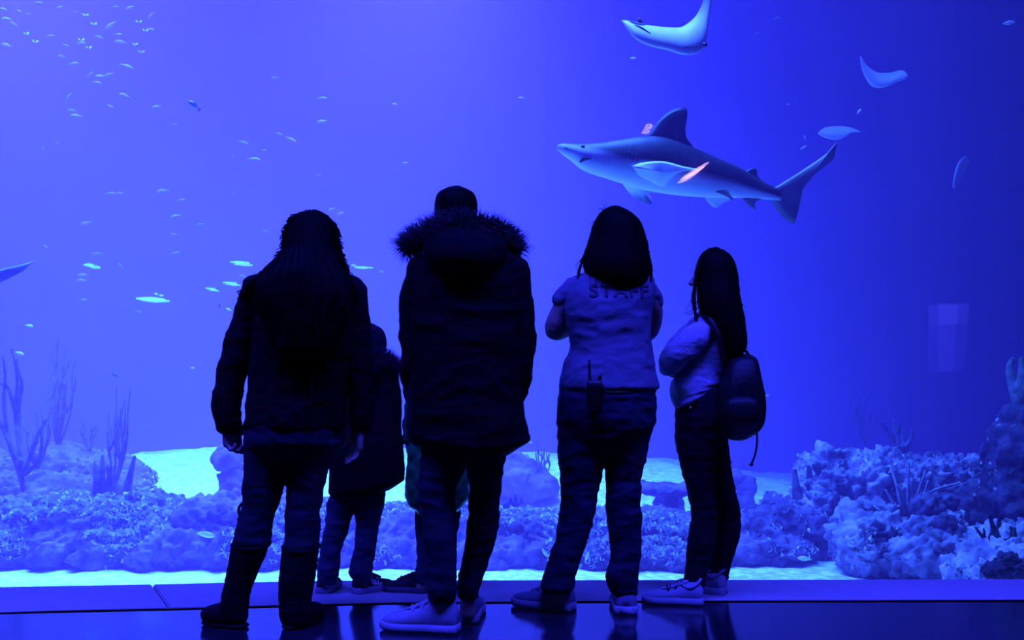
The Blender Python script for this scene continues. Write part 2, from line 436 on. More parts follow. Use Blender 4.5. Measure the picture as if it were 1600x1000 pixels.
# right-hand reef
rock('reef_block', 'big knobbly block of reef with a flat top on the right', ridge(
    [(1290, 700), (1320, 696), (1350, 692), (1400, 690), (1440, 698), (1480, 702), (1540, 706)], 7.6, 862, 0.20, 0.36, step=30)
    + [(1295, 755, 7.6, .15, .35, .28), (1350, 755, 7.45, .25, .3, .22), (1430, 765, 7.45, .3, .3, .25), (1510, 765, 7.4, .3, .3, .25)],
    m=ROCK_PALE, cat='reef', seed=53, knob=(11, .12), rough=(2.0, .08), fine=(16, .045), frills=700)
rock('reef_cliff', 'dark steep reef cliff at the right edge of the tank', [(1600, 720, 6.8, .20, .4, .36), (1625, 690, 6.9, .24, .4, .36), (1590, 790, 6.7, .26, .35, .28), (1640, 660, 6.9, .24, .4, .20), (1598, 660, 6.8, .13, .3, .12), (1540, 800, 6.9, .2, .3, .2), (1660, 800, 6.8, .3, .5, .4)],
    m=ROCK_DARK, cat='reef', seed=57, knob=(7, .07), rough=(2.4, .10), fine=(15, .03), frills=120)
rock('boulder', 'lumpy round coral boulder on the sand at the foot of the right reef', [(1345, 845, 6.7, .15, .22, .18), (1380, 838, 6.7, .15, .22, .16), (1352, 870, 6.55, .17, .22, .14), (1400, 872, 6.5, .18, .22, .13), (1332, 815, 6.8, .07, .12, .09), (1375, 800, 6.85, .12, .16, .08)],
    m=ROCK_PALE, seed=61, knob=(14, .085), frills=150)
rock('boulder', 'pale fan-shaped rock in the middle of the right reef\'s foot', [(1440, 840, 6.5, .18, .22, .15), (1430, 872, 6.3, .20, .2, .15), (1470, 865, 6.2, .16, .2, .15), (1475, 830, 6.5, .14, .2, .13), (1495, 890, 6.1, .14, .2, .1)],
    m=ROCK_PALE, seed=66, knob=(13, .075), frills=250)
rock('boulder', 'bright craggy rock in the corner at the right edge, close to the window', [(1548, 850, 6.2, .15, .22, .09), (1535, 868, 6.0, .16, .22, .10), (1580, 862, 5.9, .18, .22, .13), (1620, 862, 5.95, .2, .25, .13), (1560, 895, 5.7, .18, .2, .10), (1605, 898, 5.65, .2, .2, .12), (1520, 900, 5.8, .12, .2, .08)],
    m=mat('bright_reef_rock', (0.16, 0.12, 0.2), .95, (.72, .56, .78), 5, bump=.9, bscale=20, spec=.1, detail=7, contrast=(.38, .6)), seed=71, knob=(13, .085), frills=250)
rock('brain_coral', 'dark leafy coral head low in the right corner near the window', [(1575, 880, 5.55, .07, .07, .06), (1555, 892, 5.5, .07, .07, .05), (1592, 893, 5.5, .06, .07, .05)], m=ROCK_DARK, cat='coral', voxel=.008, knob=(26, .035), rough=(6, .02), fine=(40, .006), seed=73)
rock('brain_coral', 'rounded flower coral head on the right reef\'s slope', [(1450, 792, 6.6, .12, .12, .085), (1480, 786, 6.65, .07, .09, .06)], m=CORAL_MID, cat='coral', voxel=.010, knob=(22, .04), rough=(6, .02), fine=(40, .004), seed=75)
rock('brain_coral', 'cone-like knobbed coral head just above the pale fan-shaped rock', [(1478, 818, 6.25, .065, .07, .065), (1478, 838, 6.2, .045, .06, .05)], m=CORAL_MID, cat='coral', voxel=.008, knob=(28, .03), rough=(6, .01), fine=(40, .004), seed=76)

def fan(label, base, stems, m, r=0.012, name='sea_whip', cat='coral', part='branch'):
    """base: (px, py, Y); stems: polylines of photo pixels rising from it"""
    b = W(*base); t = empty(name, b, label, cat)
    for s in stems:
        if len(s[0]) == 2: pts = [W(x, y, base[2] + 0.06 * math.sin(0.05 * x + 0.03 * y)) for x, y in s]
        else: pts = [Vector(p) for p in s]
        bm = bmesh.new(); k = len(pts)
        tube(bm, pts, [r * (1 - 0.62 * i / max(k - 1, 1)) for i in range(k)], seg=6, n=4)
        obj(part, bm, m, t)
    return t

def bushy(base, tips, seed, sub=3, spread=16):
    """stems from base to tips with side twigs, photo pixels"""
    R = random.Random(seed); out = []
    bx, by = base
    for tx, ty in tips:
        mid = [(bx + (tx - bx) * k + R.uniform(-3, 3) * (1 if 0 < k < 1 else 0), by + (ty - by) * k) for k in (0, .25, .5, .75, 1)]
        mid[1] = (bx + (tx - bx) * 0.5, mid[1][1]); mid[2] = (bx + (tx - bx) * 0.8, mid[2][1])
        out.append(mid)
        for j in range(sub):
            k = R.uniform(0.3, 0.8); px = mid[int(k * 4)][0]; py = by + (ty - by) * k
            s = R.choice((-1, 1)) * R.uniform(0.4, 1.0) * spread; L = abs(ty - by) * R.uniform(.2, .42)
            out.append([(px, py), (px + s * .7, py - L * .3), (px + s, py - L * .7), (px + s * 1.05, py - L)])
    return out

fan('tallest thick-stemmed dark sea whip near the left edge of the tank', (36, 765, 7.6),
    [[(36, 765), (30, 700), (24, 640), (27, 600), (24, 570), (18, 545)], [(34, 750), (14, 690), (6, 630), (8, 590), (5, 558)], [(30, 690), (29, 640), (34, 600), (27, 575), (27, 560)],
     [(26, 650), (12, 605), (-6, 600)], [(36, 740), (52, 700), (58, 680), (70, 660), (74, 655)], [(33, 720), (18, 700), (-4, 650), (-8, 640)], [(40, 740), (60, 720), (66, 690), (62, 670)]], CORAL_MID, 0.020)
fan('feathery tall gorgonian rising in the haze behind the left sea whip', (90, 702, 8.9), bushy((90, 702), [(92, 520), (84, 540), (104, 560), (119, 555), (80, 600), (98, 590)], 4, 3, 10), CORAL_MID, 0.011, 'gorgonian')
fan('slender branching gorgonian left of the sandy gap', (178, 766, 7.9), bushy((178, 766), [(182, 605), (170, 640), (196, 620), (204, 606), (190, 660)], 8, 2, 10), CORAL_MID, 0.011, 'gorgonian')
fan('low bushy gorgonian beside the foot of the tallest sea whip', (58, 735, 8.3), bushy((58, 735), [(40, 655), (66, 650), (78, 640), (50, 670)], 12, 2, 10), CORAL_MID, 0.013, 'gorgonian')
fan('wispy gorgonian low on the rock mound, left of the slender one', (140, 705, 8.9), bushy((140, 705), [(128, 660), (143, 665), (148, 668)], 13, 2, 8), CORAL_MID, 0.010, 'gorgonian')
fan('hazy sea fan on far sand beside the staff woman\'s left thigh', (848, 748, 9.4), bushy((848, 748), [(840, 690), (852, 696), (862, 705), (846, 700)], 15, 2, 7), CORAL_MID, 0.010, 'gorgonian')
fan('very faint gorgonian rising behind the flat-topped reef block', (1352, 695, 9.6), bushy((1352, 695), [(1332, 620), (1350, 612), (1372, 640), (1342, 640)], 17, 3, 10), CORAL_DARK, 0.012, 'gorgonian')
fan('stubby pale soft coral standing on the flat-topped reef block', (1408, 696, 7.7), [[(1400, 698), (1388, 675), (1378, 662)], [(1405, 698), (1398, 670), (1396, 656)], [(1412, 698), (1410, 680), (1408, 670)], [(1416, 698), (1424, 684), (1424, 672)], [(1398, 685), (1404, 668), (1402, 662)]], CORAL_MID, 0.024, 'soft_coral')
fan('spiky sprawling coral bush in front of the big reef block', (1420, 826, 6.75),
    [[(1420, 826), (1419, 780), (1420, 722)], [(1418, 826), (1398, 790), (1384, 766)], [(1422, 820), (1440, 785), (1450, 752)], [(1422, 818), (1450, 772), (1500, 754)], [(1416, 824), (1404, 770), (1392, 728)], [(1424, 822), (1432, 780), (1446, 736)], [(1414, 826), (1390, 812), (1368, 806)],
     [(1420, 824), (1410, 775), (1402, 758)], [(1422, 824), (1428, 790), (1424, 752)], [(1418, 826), (1378, 800), (1366, 790)], [(1424, 826), (1446, 806), (1462, 796)], [(1420, 826), (1412, 800), (1408, 780)]], mat('bush_coral', (0.30, 0.24, 0.36), 0.9, (0.5, 0.44, 0.55), 16, bump=0.3, bscale=50, spec=0.1), 0.017, 'coral_bush')
fan('branching lobed coral at the top of the dark cliff on the right edge', (1592, 628, 6.75), [[(1592, 628), (1582, 596), (1578, 575), (1582, 562)], [(1592, 620), (1597, 590), (1596, 562)], [(1594, 628), (1604, 600), (1612, 570), (1608, 555)], [(1590, 612), (1600, 590), (1604, 578)]], mat('lobed_coral_skin', (0.10, 0.12, 0.14), 0.9, (0.2, 0.22, 0.25), 16, bump=0.3, bscale=50, spec=0.1), 0.050, 'lobed_coral')
fan('cluster of black finger sponges on the bright corner rock', (1560, 842, 5.82), [[(1556, 842), (1560, 825), (1562, 806)], [(1562, 842), (1570, 835), (1574, 824)], [(1572, 845), (1578, 838), (1579, 824)], [(1550, 840), (1552, 826), (1546, 806)], [(1580, 848), (1584, 842), (1585, 826)]], CORAL_DARK, 0.024, 'finger_sponge', 'sponge', 'finger')
fan('small dark curved finger sponge just left of the black cluster', (1534, 838, 5.85), [[(1536, 840), (1530, 832), (1524, 824)], [(1537, 840), (1538, 832), (1537, 826)]], CORAL_DARK, 0.013, 'finger_sponge', 'sponge', 'finger')
fan('pair of upright tube sponges at the left end of the big reef block', (1256, 782, 7.5), [[(1247, 784), (1244, 760), (1242, 736)], [(1266, 784), (1265, 755), (1264, 730)]], ROCK_DARK, 0.045, 'tube_sponge', 'sponge', 'tube')
fan('row of dim tube sponges on the ridge under the slender gorgonian', (160, 770, 7.5), [[(150, 770), (150, 745), (148, 722)], [(160, 770), (160, 735), (160, 712)], [(170, 770), (171, 745), (168, 728)]], CORAL_MID, 0.030, 'tube_sponge', 'sponge', 'tube')
fan('leaning tube sponge at the right end of the left ridge\'s crest', (198, 766, 7.5), [[(198, 766), (204, 740), (210, 714)]], CORAL_MID, 0.034, 'tube_sponge', 'sponge', 'tube')
fan('dark cactus-like little coral on the sand crest beside the hooded man\'s knee', (806, 797, 7.6), [[(806, 797), (806, 785), (805, 773)], [(806, 790), (799, 785), (798, 778)], [(807, 788), (813, 784), (815, 778)]], CORAL_DARK, 0.020, 'finger_coral', 'coral')
fan('stubbier dark coral knob next to the cactus-like one', (792, 798, 7.6), [[(793, 798), (794, 788), (796, 782)], [(791, 798), (788, 790), (790, 786)]], CORAL_DARK, 0.020, 'finger_coral', 'coral')

# ---------------------------------------------------------------- shark, rays
def tone_mat(name, dark, pale, rough=0.45):
    m = bpy.data.materials.new(name); m.use_nodes = True; nt = m.node_tree; b = nt.nodes['Principled BSDF']
    a = nt.nodes.new('ShaderNodeAttribute'); a.attribute_name = 'tone'
    t = nt.nodes.new('ShaderNodeTexNoise'); t.inputs['Scale'].default_value = 9; t.inputs['Detail'].default_value = 6
    tc = nt.nodes.new('ShaderNodeTexCoord'); nt.links.new(tc.outputs['Object'], t.inputs['Vector'])
    ma = nt.nodes.new('ShaderNodeMath'); ma.operation = 'MULTIPLY_ADD'; ma.inputs[1].default_value = 0.22; ma.inputs[2].default_value = -0.11
    nt.links.new(t.outputs['Fac'], ma.inputs[0])
    mm = nt.nodes.new('ShaderNodeMath'); mm.operation = 'ADD'; mm.use_clamp = True
    nt.links.new(a.outputs['Fac'], mm.inputs[0]); nt.links.new(ma.outputs[0], mm.inputs[1])
    mx = nt.nodes.new('ShaderNodeMix'); mx.data_type = 'RGBA'
    mx.inputs[6].default_value = (*dark, 1); mx.inputs[7].default_value = (*pale, 1)
    nt.links.new(mm.outputs[0], mx.inputs[0]); nt.links.new(mx.outputs[2], b.inputs['Base Color']); b.inputs['Roughness'].default_value = rough
    return m
SHARK = tone_mat('shark_skin', (0.018, 0.022, 0.034), (0.86, 0.86, 0.86), 0.5)
RAYM = tone_mat('ray_skin', (0.10, 0.11, 0.14), (0.80, 0.80, 0.82), 0.5)
EYE = mat('eye_black', (0.004, 0.004, 0.006), 0.08)

def tone(me, f):
    a = me.attributes.new('tone', 'FLOAT', 'POINT'); a.data.foreach_set('value', np.ascontiguousarray(f(verts(me)), np.float32))

def sstep(x, a, b):
    t = np.clip((x - a) / (b - a), 0, 1); return t * t * (3 - 2 * t)

def fin(name, outline, thick, parent, tonef, m, n=3):
    """outline: closed list of (Vector); lens-shaped fin with a thin rim"""
    P = catmull([tuple(p) for p in outline] + [tuple(outline[0])], n)[:-1]
    c = P.mean(0); k = len(P)
    a = P[1:] - c; nrm = np.cross(a[:-1], a[1:]).sum(0); nrm /= np.linalg.norm(nrm)
    bm = bmesh.new(); L = []
    for s, t in ((1.0, 0.0), (0.82, 0.6), (0.5, 0.92)):
        for sg in ((1, -1) if t else (1,)):
            L.append([bm.verts.new(c + (p - c) * s + nrm * thick * t * sg) for p in P])
    rim, u1, d1, u2, d2 = L
    cu, cd = bm.verts.new(c + nrm * thick), bm.verts.new(c - nrm * thick)
    for i in range(k):
        j = (i + 1) % k
        for A, B in ((rim, u1), (u1, u2), (d1, rim), (d2, d1)): bm.faces.new((A[i], A[j], B[j], B[i]))
        bm.faces.new((u2[i], u2[j], cu)); bm.faces.new((d2[j], d2[i], cd))
    me = from_bm(bm); tone(me, tonef); return link(name, me, m, parent)

SX0, SY0, SS = 840, 140, 3.2
def S(x, y, dy=0.0):
    return W(SX0 + x / SS, SY0 + y / SS, 5.85 + 0.40 * x / 1500 + dy)
prof = [(98, 283, 292, .25), (104, 273, 304, .6), (130, 269, 326, 1.1), (175, 271, 358, 1.25), (215, 272, 392, 1.15), (270, 270, 418, 1.05), (340, 262, 440, .95), (430, 247, 468, .86), (530, 234, 497, .82), (640, 244, 518, .8), (770, 290, 533, .78), (900, 345, 540, .78), (1000, 388, 541, .74), (1080, 432, 545, .7), (1140, 468, 549, .66), (1185, 490, 553, .6), (1215, 500, 562, .5)]
Q = catmull(prof, 5); rings = []
for x, a, b, wr in Q:
    c = S(x, (a + b) / 2); hz = (b - a) / 2 / SS / F * c.y; hy = hz * wr * 0.95
    rings.append([c + Vector((0.06 * hz * math.sin(u), -hy * math.cos(u) * (1 - 0.12 * math.sin(u)), hz * math.sin(u))) for u in (2 * math.pi * k / 36 for k in range(36))])
bm = bmesh.new(); ring_tube(bm, rings)
me = from_bm(bm); v = verts(me)
sx_of = (v[:, 0] / v[:, 1] * F + CX - SX0) * SS; sy_of = ((HC - v[:, 2]) / v[:, 1] * F + HY - SY0) * SS
xs = [q[0] for q in prof]
fr = (sy_of - np.interp(sx_of, xs, [q[1] for q in prof])) / (np.interp(sx_of, xs, [q[2] for q in prof]) - np.interp(sx_of, xs, [q[1] for q in prof]) + 1e-6)
edge = np.interp(sx_of, [98, 150, 260, 420, 600, 860, 1050, 1215], [.05, .12, .16, .42, .52, .50, .55, .6])
tv = sstep(fr, edge - .10, edge + .13)
shark = empty('shark', S(640, 400), 'big grey shark with pale belly swimming left above the staff woman and girl', 'shark')
a = me.attributes.new('tone', 'FLOAT', 'POINT'); a.data.foreach_set('value', np.ascontiguousarray(tv, np.float32))
body = link('body', me, SHARK, shark)
const = lambda c: (lambda v: np.full(len(v), c))
def zt(v, lo, hi):  # tone along height
    z = v[:, 2]; return np.clip((z - z.min()) / (z.max() - z.min()), 0, 1) * (hi - lo) + lo
fin('dorsal_fin', [S(*p) for p in ((548, 238), (575, 195), (610, 150), (655, 112), (700, 92), (735, 90), (748, 105), (748, 140), (740, 190), (742, 230), (758, 268), (782, 298), (700, 300), (600, 270))], .015, shark, const(.02), SHARK)
fin('second_dorsal_fin', [S(*p) for p in ((1036, 412), (1060, 396), (1086, 391), (1096, 402), (1100, 430), (1112, 450), (1134, 470), (1090, 455))], .008, shark, const(.0), SHARK)
fin('pectoral_fin', [S(470, 382, -.13), S(520, 366, -.15), S(590, 358, -.20), S(650, 362, -.26), S(730, 384, -.34), S(815, 400, -.42), S(765, 403, -.38), S(715, 412, -.33), S(680, 436, -.28), S(650, 466, -.22), S(622, 484, -.16), S(560, 458, -.12), S(500, 425, -.10)], .010, shark, const(.95), SHARK)
fin('pectoral_fin', [S(418, 462, .08), S(445, 500, .2), S(480, 540, .32), S(530, 566, .42), S(570, 573, .48), S(568, 545, .42), S(556, 522, .34), S(575, 512, .2), S(590, 505, .08), S(500, 470, .0)], .010, shark, lambda v: sstep(zt(v, 0, 1), .05, .75), SHARK)
fin('pelvic_fin', [S(888, 512, -.10), S(915, 497, -.11), S(945, 500, -.12), S(965, 525, -.14), S(980, 552, -.16), S(945, 535, -.13), S(915, 524, -.10)], .006, shark, const(.12), SHARK)
fin('pelvic_fin', [S(834, 536, .02), S(855, 565, .06), S(880, 588, .09), S(900, 588, .1), S(930, 565, .08), S(968, 545, .04), S(900, 528, 0)], .006, shark, const(.85), SHARK)
fin('anal_fin', [S(1016, 538), (S(1035, 560)), S(1060, 588), S(1094, 599), S(1085, 575), S(1098, 556), S(1118, 545), S(1060, 530)], .006, shark, const(.3), SHARK)
fin('tail_fin', [S(*p) for p in ((1180, 492), (1230, 462), (1310, 412), (1400, 352), (1460, 305), (1495, 262), (1488, 310), (1476, 352), (1440, 362), (1380, 430), (1320, 505), (1295, 545), (1288, 600), (1286, 668), (1255, 660), (1215, 625), (1185, 580), (1170, 552))], .014, shark, lambda v: .30 + .25 * fbm(v * 6, 2, 5), SHARK)
def surf(x, y, out=0.004):
    """point on the near side of the shark's body"""
    i = int(np.argmin(np.abs(Q[:, 0] - x))); a, b, wr = Q[i, 1], Q[i, 2], Q[i, 3]
    c = S(x, (a + b) / 2); hz = (b - a) / 2 / SS / F * c.y; s = max(-1, min(1, ((a + b) / 2 - y) / ((b - a) / 2)))
    p = S(x, y); return Vector((p.x, c.y - hz * wr * .95 * math.sqrt(1 - s * s) * (1 - .12 * s) - out, p.z))
bm = bmesh.new(); ball(bm, surf(223, 300, -.004), (.014, .008, .014), 3); obj('eye', bm, EYE, body)
GILL = mat('gill_slit', (0.02, 0.025, 0.05), .8)
for k, (x, y0, y1) in enumerate(((412, 322, 352), (430, 322, 360), (448, 322, 366), (466, 324, 374), (484, 328, 380))):
    bm = bmesh.new(); tube(bm, [surf(x + 4, y0, 0), surf(x - 1, (y0 + y1) / 2, .001), surf(x + 2, y1, 0)], [.003, .006, .003], 6); obj('gill_slit', bm, GILL, body)
bm = bmesh.new(); tube(bm, [surf(200, 378, .0), surf(218, 366, .002), surf(240, 360, .002), surf(262, 361, .0)], [.003, .010, .008, .002], 8); obj('mouth', bm, GILL, body)
bm = bmesh.new(); tube(bm, [surf(136, 296, 0), surf(142, 302, .001), surf(150, 306, 0)], [.002, .004, .002], 6); obj('nostril', bm, GILL, body)

# second shark of the kind: only the tip of its tail reaches into the picture on the left
b = empty('shark', W(-160, 470, 6.4), 'dim shark leaving at the left edge, only its tail tip in view', 'shark')
T = lambda x, y, dy=0: W(x, y, 6.4 + dy)
rows = [(T(-420, 520), .02, .02), (T(-380, 515), .10, .12), (T(-280, 500), .16, .19), (T(-180, 482), .10, .13), (T(-110, 468), .05, .06), (T(-60, 455), .03, .04)]
bm = bmesh.new(); QQ = catmull([tuple(c) + (a, h) for c, a, h in rows], 4); ring_tube(bm, [[Vector(q[:3]) + Vector((0, q[3] * math.cos(u), q[4] * math.sin(u))) for u in (2 * math.pi * k / 20 for k in range(20))] for q in QQ])
me = from_bm(bm); tone(me, lambda v: np.full(len(v), .3)); link('body', me, SHARK, b)
fin('tail_fin', [T(*p) for p in ((-85, 452), (-40, 440), (0, 421), (30, 414), (54, 408), (44, 416), (36, 424), (28, 421), (0, 440), (-40, 462), (-60, 500), (-62, 530), (-85, 500))], .006, b, const(.12), SHARK)
fin('dorsal_fin', [T(*p) for p in ((-310, 462), (-280, 420), (-240, 405), (-245, 430), (-230, 470), (-270, 490))], .012, b, const(.1), SHARK)

def wing(name, label, sts, Y, thick=0.03, dys=None, zoom=None, eye=None, extra=None, tonef=None):
    """ray built from stations (outer point, inner point) along the span from wing tip to wing tip"""
    zx, zy, zs = zoom
    t = empty(name, W(zx + sts[len(sts) // 2][0][0] / zs, zy + sts[len(sts) // 2][0][1] / zs, Y), label, 'ray')
    A = []
    for i, ((ax, ay), (bx, by)) in enumerate(sts):
        f = i / (len(sts) - 1); d = dys(f) if dys else 0
        p = W(zx + ax / zs, zy + ay / zs, Y + d); q = W(zx + bx / zs, zy + by / zs, Y + d + .10 * math.sin(math.pi * f))
        A.append(tuple(p) + tuple(q) + (max(thick * math.sin(math.pi * min(max(f, .02), .98)), .004),))
    A = catmull(A, 4); rings = []
    for r in A:
        p, q = Vector(r[:3]), Vector(r[3:6]); c = (p + q) / 2; h = (p - q) / 2
        rings.append([c + h * math.cos(u) + Vector((0, r[6] * math.sin(u), 0)) for u in (2 * math.pi * k / 16 for k in range(16))])
    bm = bmesh.new(); ring_tube(bm, rings); me = from_bm(bm); tone(me, tonef or (lambda v: .78 + .25 * fbm(v * 5, 2, 3))); link('body', me, RAYM, t)
    if extra: extra(t)
    return t
Z2 = (940, 0, 3.2)
def P2(x, y, dy=0): return W(940 + x / 3.2, y / 3.2, 6.1 + dy)
def ray_extra(t):
    fin('dorsal_fin', [P2(*p) for p in ((172, 112), (180, 94), (190, 88), (200, 98), (208, 112), (190, 118))], .006, t, const(0), RAYM)
    fin('pelvic_fin', [P2(128, 102, -.03), P2(170, 110, -.05), P2(222, 124, -.06), P2(190, 128, -.05), P2(150, 116, -.04)], .004, t, const(.9), RAYM)
    bm = bmesh.new(); ball(bm, P2(516, 224, -.04), (.018, .012, .014), 3); obj('eye', bm, EYE, t)
    for k in range(5):
        bm = bmesh.new(); tube(bm, [P2(412 + k * 18, 238 - k, -.058), P2(424 + k * 18, 234 - k, -.06)], [.003, .004], 6); obj('gill_slit', bm, GILL, t)
    bm = bmesh.new(); tube(bm, [P2(165, 125, 0), P2(200, 140, -.045), P2(244, 168, -.05)], [.003, .006, .003], 6); obj('fold', bm, GILL, t)
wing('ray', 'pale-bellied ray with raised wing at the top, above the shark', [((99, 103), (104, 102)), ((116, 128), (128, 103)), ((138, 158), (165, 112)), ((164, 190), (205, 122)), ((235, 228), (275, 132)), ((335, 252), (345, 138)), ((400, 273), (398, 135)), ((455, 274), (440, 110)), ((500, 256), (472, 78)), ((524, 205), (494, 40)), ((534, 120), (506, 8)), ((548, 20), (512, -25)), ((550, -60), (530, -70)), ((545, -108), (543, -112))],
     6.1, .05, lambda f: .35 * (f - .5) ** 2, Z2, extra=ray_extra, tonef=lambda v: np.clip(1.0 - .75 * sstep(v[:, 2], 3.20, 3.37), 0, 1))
wing('ray', 'small distant pale ray flapping high at the right', [((1293, 280), (1299, 284)), ((1300, 335), (1318, 318)), ((1322, 390), (1345, 345)), ((1352, 430), (1375, 362)), ((1395, 440), (1410, 366)), ((1430, 432), (1450, 362)), ((1470, 412), (1480, 354)), ((1508, 400), (1503, 352)), ((1532, 382), (1522, 362))], 8.2, .05, None, Z2)
wing('ray', 'faint blurred ray gliding above the shark\'s tail', [((1082, 668), (1084, 664)), ((1100, 680), (1110, 640)), ((1140, 695), (1150, 632)), ((1190, 697), (1200, 631)), ((1225, 680), (1245, 638)), ((1250, 662), (1275, 650)), ((1290, 662), (1296, 660))], 8.4, .05, None, Z2)
wing('ray', 'faint upright ray near the right edge of the tank', [((205, 278), (215, 280)), ((188, 295), (220, 296)), ((180, 315), (210, 318)), ((176, 335), (200, 340)), ((172, 352), (190, 356)), ((170, 372), (180, 374))], 8.2, .03, None, (1400, 100, 1.925))

# ---------------------------------------------------------------- fish
FISH = mat('silver_fish', (0.17, 0.16, 0.19), 0.5, (0.26, 0.24, 0.28), 10, spec=0.25)
FISHD = mat('dark_fish', (0.05, 0.05, 0.08), 0.4, (0.12, 0.12, 0.18), 10)
FIN = mat('fish_fin', (0.16, 0.15, 0.18), 0.5)
def fish_meshes():
    P = [(.50, 0, .01), (.46, 0, .045), (.36, .005, .10), (.20, .01, .145), (.02, .008, .15), (-.16, .0, .11), (-.30, 0, .055), (-.38, 0, .032), (-.40, 0, .03)]
    bm = bmesh.new()
    ring_tube(bm, [[Vector((q[0], .5 * q[2] * math.cos(u), q[1] + q[2] * math.sin(u))) for u in (2 * math.pi * k / 12 for k in range(12))] for q in catmull(P, 2)])
    b = from_bm(bm)
    def thin(pts, t=.006):
        bm = bmesh.new(); A = [bm.verts.new((x, t, z)) for x, z in pts]; B = [bm.verts.new((x, -t, z)) for x, z in pts]; n = len(pts)
        bm.faces.new(A); bm.faces.new(list(reversed(B)))
        for i in range(n): bm.faces.new((A[i], A[(i + 1) % n], B[(i + 1) % n], B[i]))
        return from_bm(bm, False)
    tail = thin([(-.37, .03), (-.44, .08), (-.53, .15), (-.49, .03), (-.48, 0), (-.49, -.03), (-.53, -.15), (-.44, -.08), (-.37, -.03)])
    dors = thin([(.22, .14), (.12, .20), (-.04, .19), (-.18, .14), (-.22, .10), (0, .13)])
    bm = bmesh.new(); ball(bm, (.40, -.028, .03), (.02, .014, .02), 2); ball(bm, (.40, .028, .03), (.02, .014, .02), 2); eye = from_bm(bm)
    for me, m in ((b, FISH), (tail, FIN), (dors, FIN), (eye, EYE)): me.materials.append(m)
    return b, tail, dors, eye
FB, FT, FD, FE = fish_meshes()
FB2 = FB.copy(); FB2.materials.clear(); FB2.materials.append(FISHD)
def fish(px, py, L, ang, Y, label, group=None, dark=False, detail=False, left=None):
    """L: length in photo pixels; ang: slope in degrees, positive = tail end lower on the right"""
    o = bpy.data.objects.new('fish', FB2 if dark else FB); COL.objects.link(o); o.location = W(px, py, Y)
    l = L / F * Y; o.scale = (l, l, l)
    flip = (hash((px, py)) % 2 == 0) if left is None else left
    o.rotation_euler = (random.uniform(-.25, .25), math.radians(ang), math.pi * (1 if flip else 0) + random.uniform(-.3, .3))
    if flip: o.rotation_euler[1] = -math.radians(ang)
    tag(o, label, 'fish', group)
    if detail or L >= 12:
        for nm, me in (('tail_fin', FT), ('dorsal_fin', FD)) + ((('eye', FE),) if detail else ()):
            c = bpy.data.objects.new(nm, me); COL.objects.link(c); c.parent = o
    return o
school = [(10, 30, 20, 5), (22, 39, 18, 30), (4, 14, 14, 15), (60, 5, 16, 10), (45, 22, 9, 0), (79, 56, 12, -10), (118, 19, 8, 10), (180, 11, 11, -5), (203, 12, 15, -30), (173, 40, 24, -40), (154, 58, 15, 20), (189, 66, 20, 5), (185, 54, 13, 5), (235, 46, 14, 10), (236, 24, 15, -45),
          (126, 68, 18, 0), (102, 71, 12, 15), (10, 71, 20, 15), (96, 88, 12, 5), (115, 100, 18, -5), (198, 104, 22, 20), (170, 117, 18, -25), (157, 119, 16, -5), (140, 117, 14, -40), (152, 129, 14, 10), (195, 150, 22, 20), (107, 153, 17, -60), (113, 173, 16, 10), (119, 181, 18, 0), (172, 166, 12, 20), (244, 167, 15, -15), (30, 18, 12, 20), (92, 12, 14, -10)]
ORD = 'first second third fourth fifth sixth seventh eighth ninth tenth eleventh twelfth'.split()
def in_rows(F_, nrow, y0, y1, where, group):
    """label each fish by its look and its place in the rows of its shoal"""
    F_ = sorted(F_, key=lambda f: f[1]); k = math.ceil(len(F_) / nrow)
    for r in range(nrow):
        row = sorted(F_[r * k:(r + 1) * k], key=lambda f: f[0])
        for i, (x, y, L, a) in enumerate(row):
            size = 'tiny' if L < 12 else 'small' if L < 17 else 'larger'; tilt = 'level' if abs(a) < 8 else 'tilted' if abs(a) < 45 else 'steep'
            fish(x, y, L, a, random.uniform(y0, y1), '%s %s pale fish, %s from left in the %s row of %s' % (size, tilt, ORD[i], ORD[r], where), group)
in_rows(school, 5, 8.6, 10.6, 'the upper left school', 'school of fish at the upper left')
mid = [(380, 223, 18, 15), (364, 245, 8, 80), (397, 249, 22, 8), (435, 209, 12, 20), (455, 218, 17, 25), (412, 235, 9, 0), (497, 274, 8, 10), (365, 305, 9, -60), (172, 303, 16, -5), (186, 302, 13, 0), (254, 299, 24, -5), (283, 313, 14, -5), (275, 338, 17, -15), (313, 351, 14, -10), (271, 366, 12, 10), (134, 349, 19, -10), (72, 386, 12, 35), (68, 233, 10, 30), (88, 224, 8, -20), (152, 397, 19, -3), (189, 417, 15, 50), (130, 430, 19, 0), (128, 438, 16, 0), (275, 396, 18, -15), (345, 394, 6, 80), (378, 431, 14, 20), (415, 361, 12, 10), (216, 487, 14, 20), (130, 469, 15, 0), (272, 195, 12, 5)]
in_rows(mid, 5, 8.4, 10.4, 'the mid-water fish', 'fish in open water on the left')
in_rows([(503, 154, 17, 0), (503, 190, 18, -5), (430, 122, 15, 0), (617, 163, 10, 0), (519, 327, 13, -20), (531, 334, 13, -15), (632, 255, 12, 0), (597, 425, 10, 0), (815, 153, 12, 0)], 3, 8.4, 10.4, 'fish over the family', 'faint fish above the family')
in_rows([(1213, 29, 13, -15), (1199, 33, 6, 0), (1182, 53, 8, -20)], 1, 7.8, 8.2, 'trio by top ray', 'tiny fish beside the top ray')
whites = []
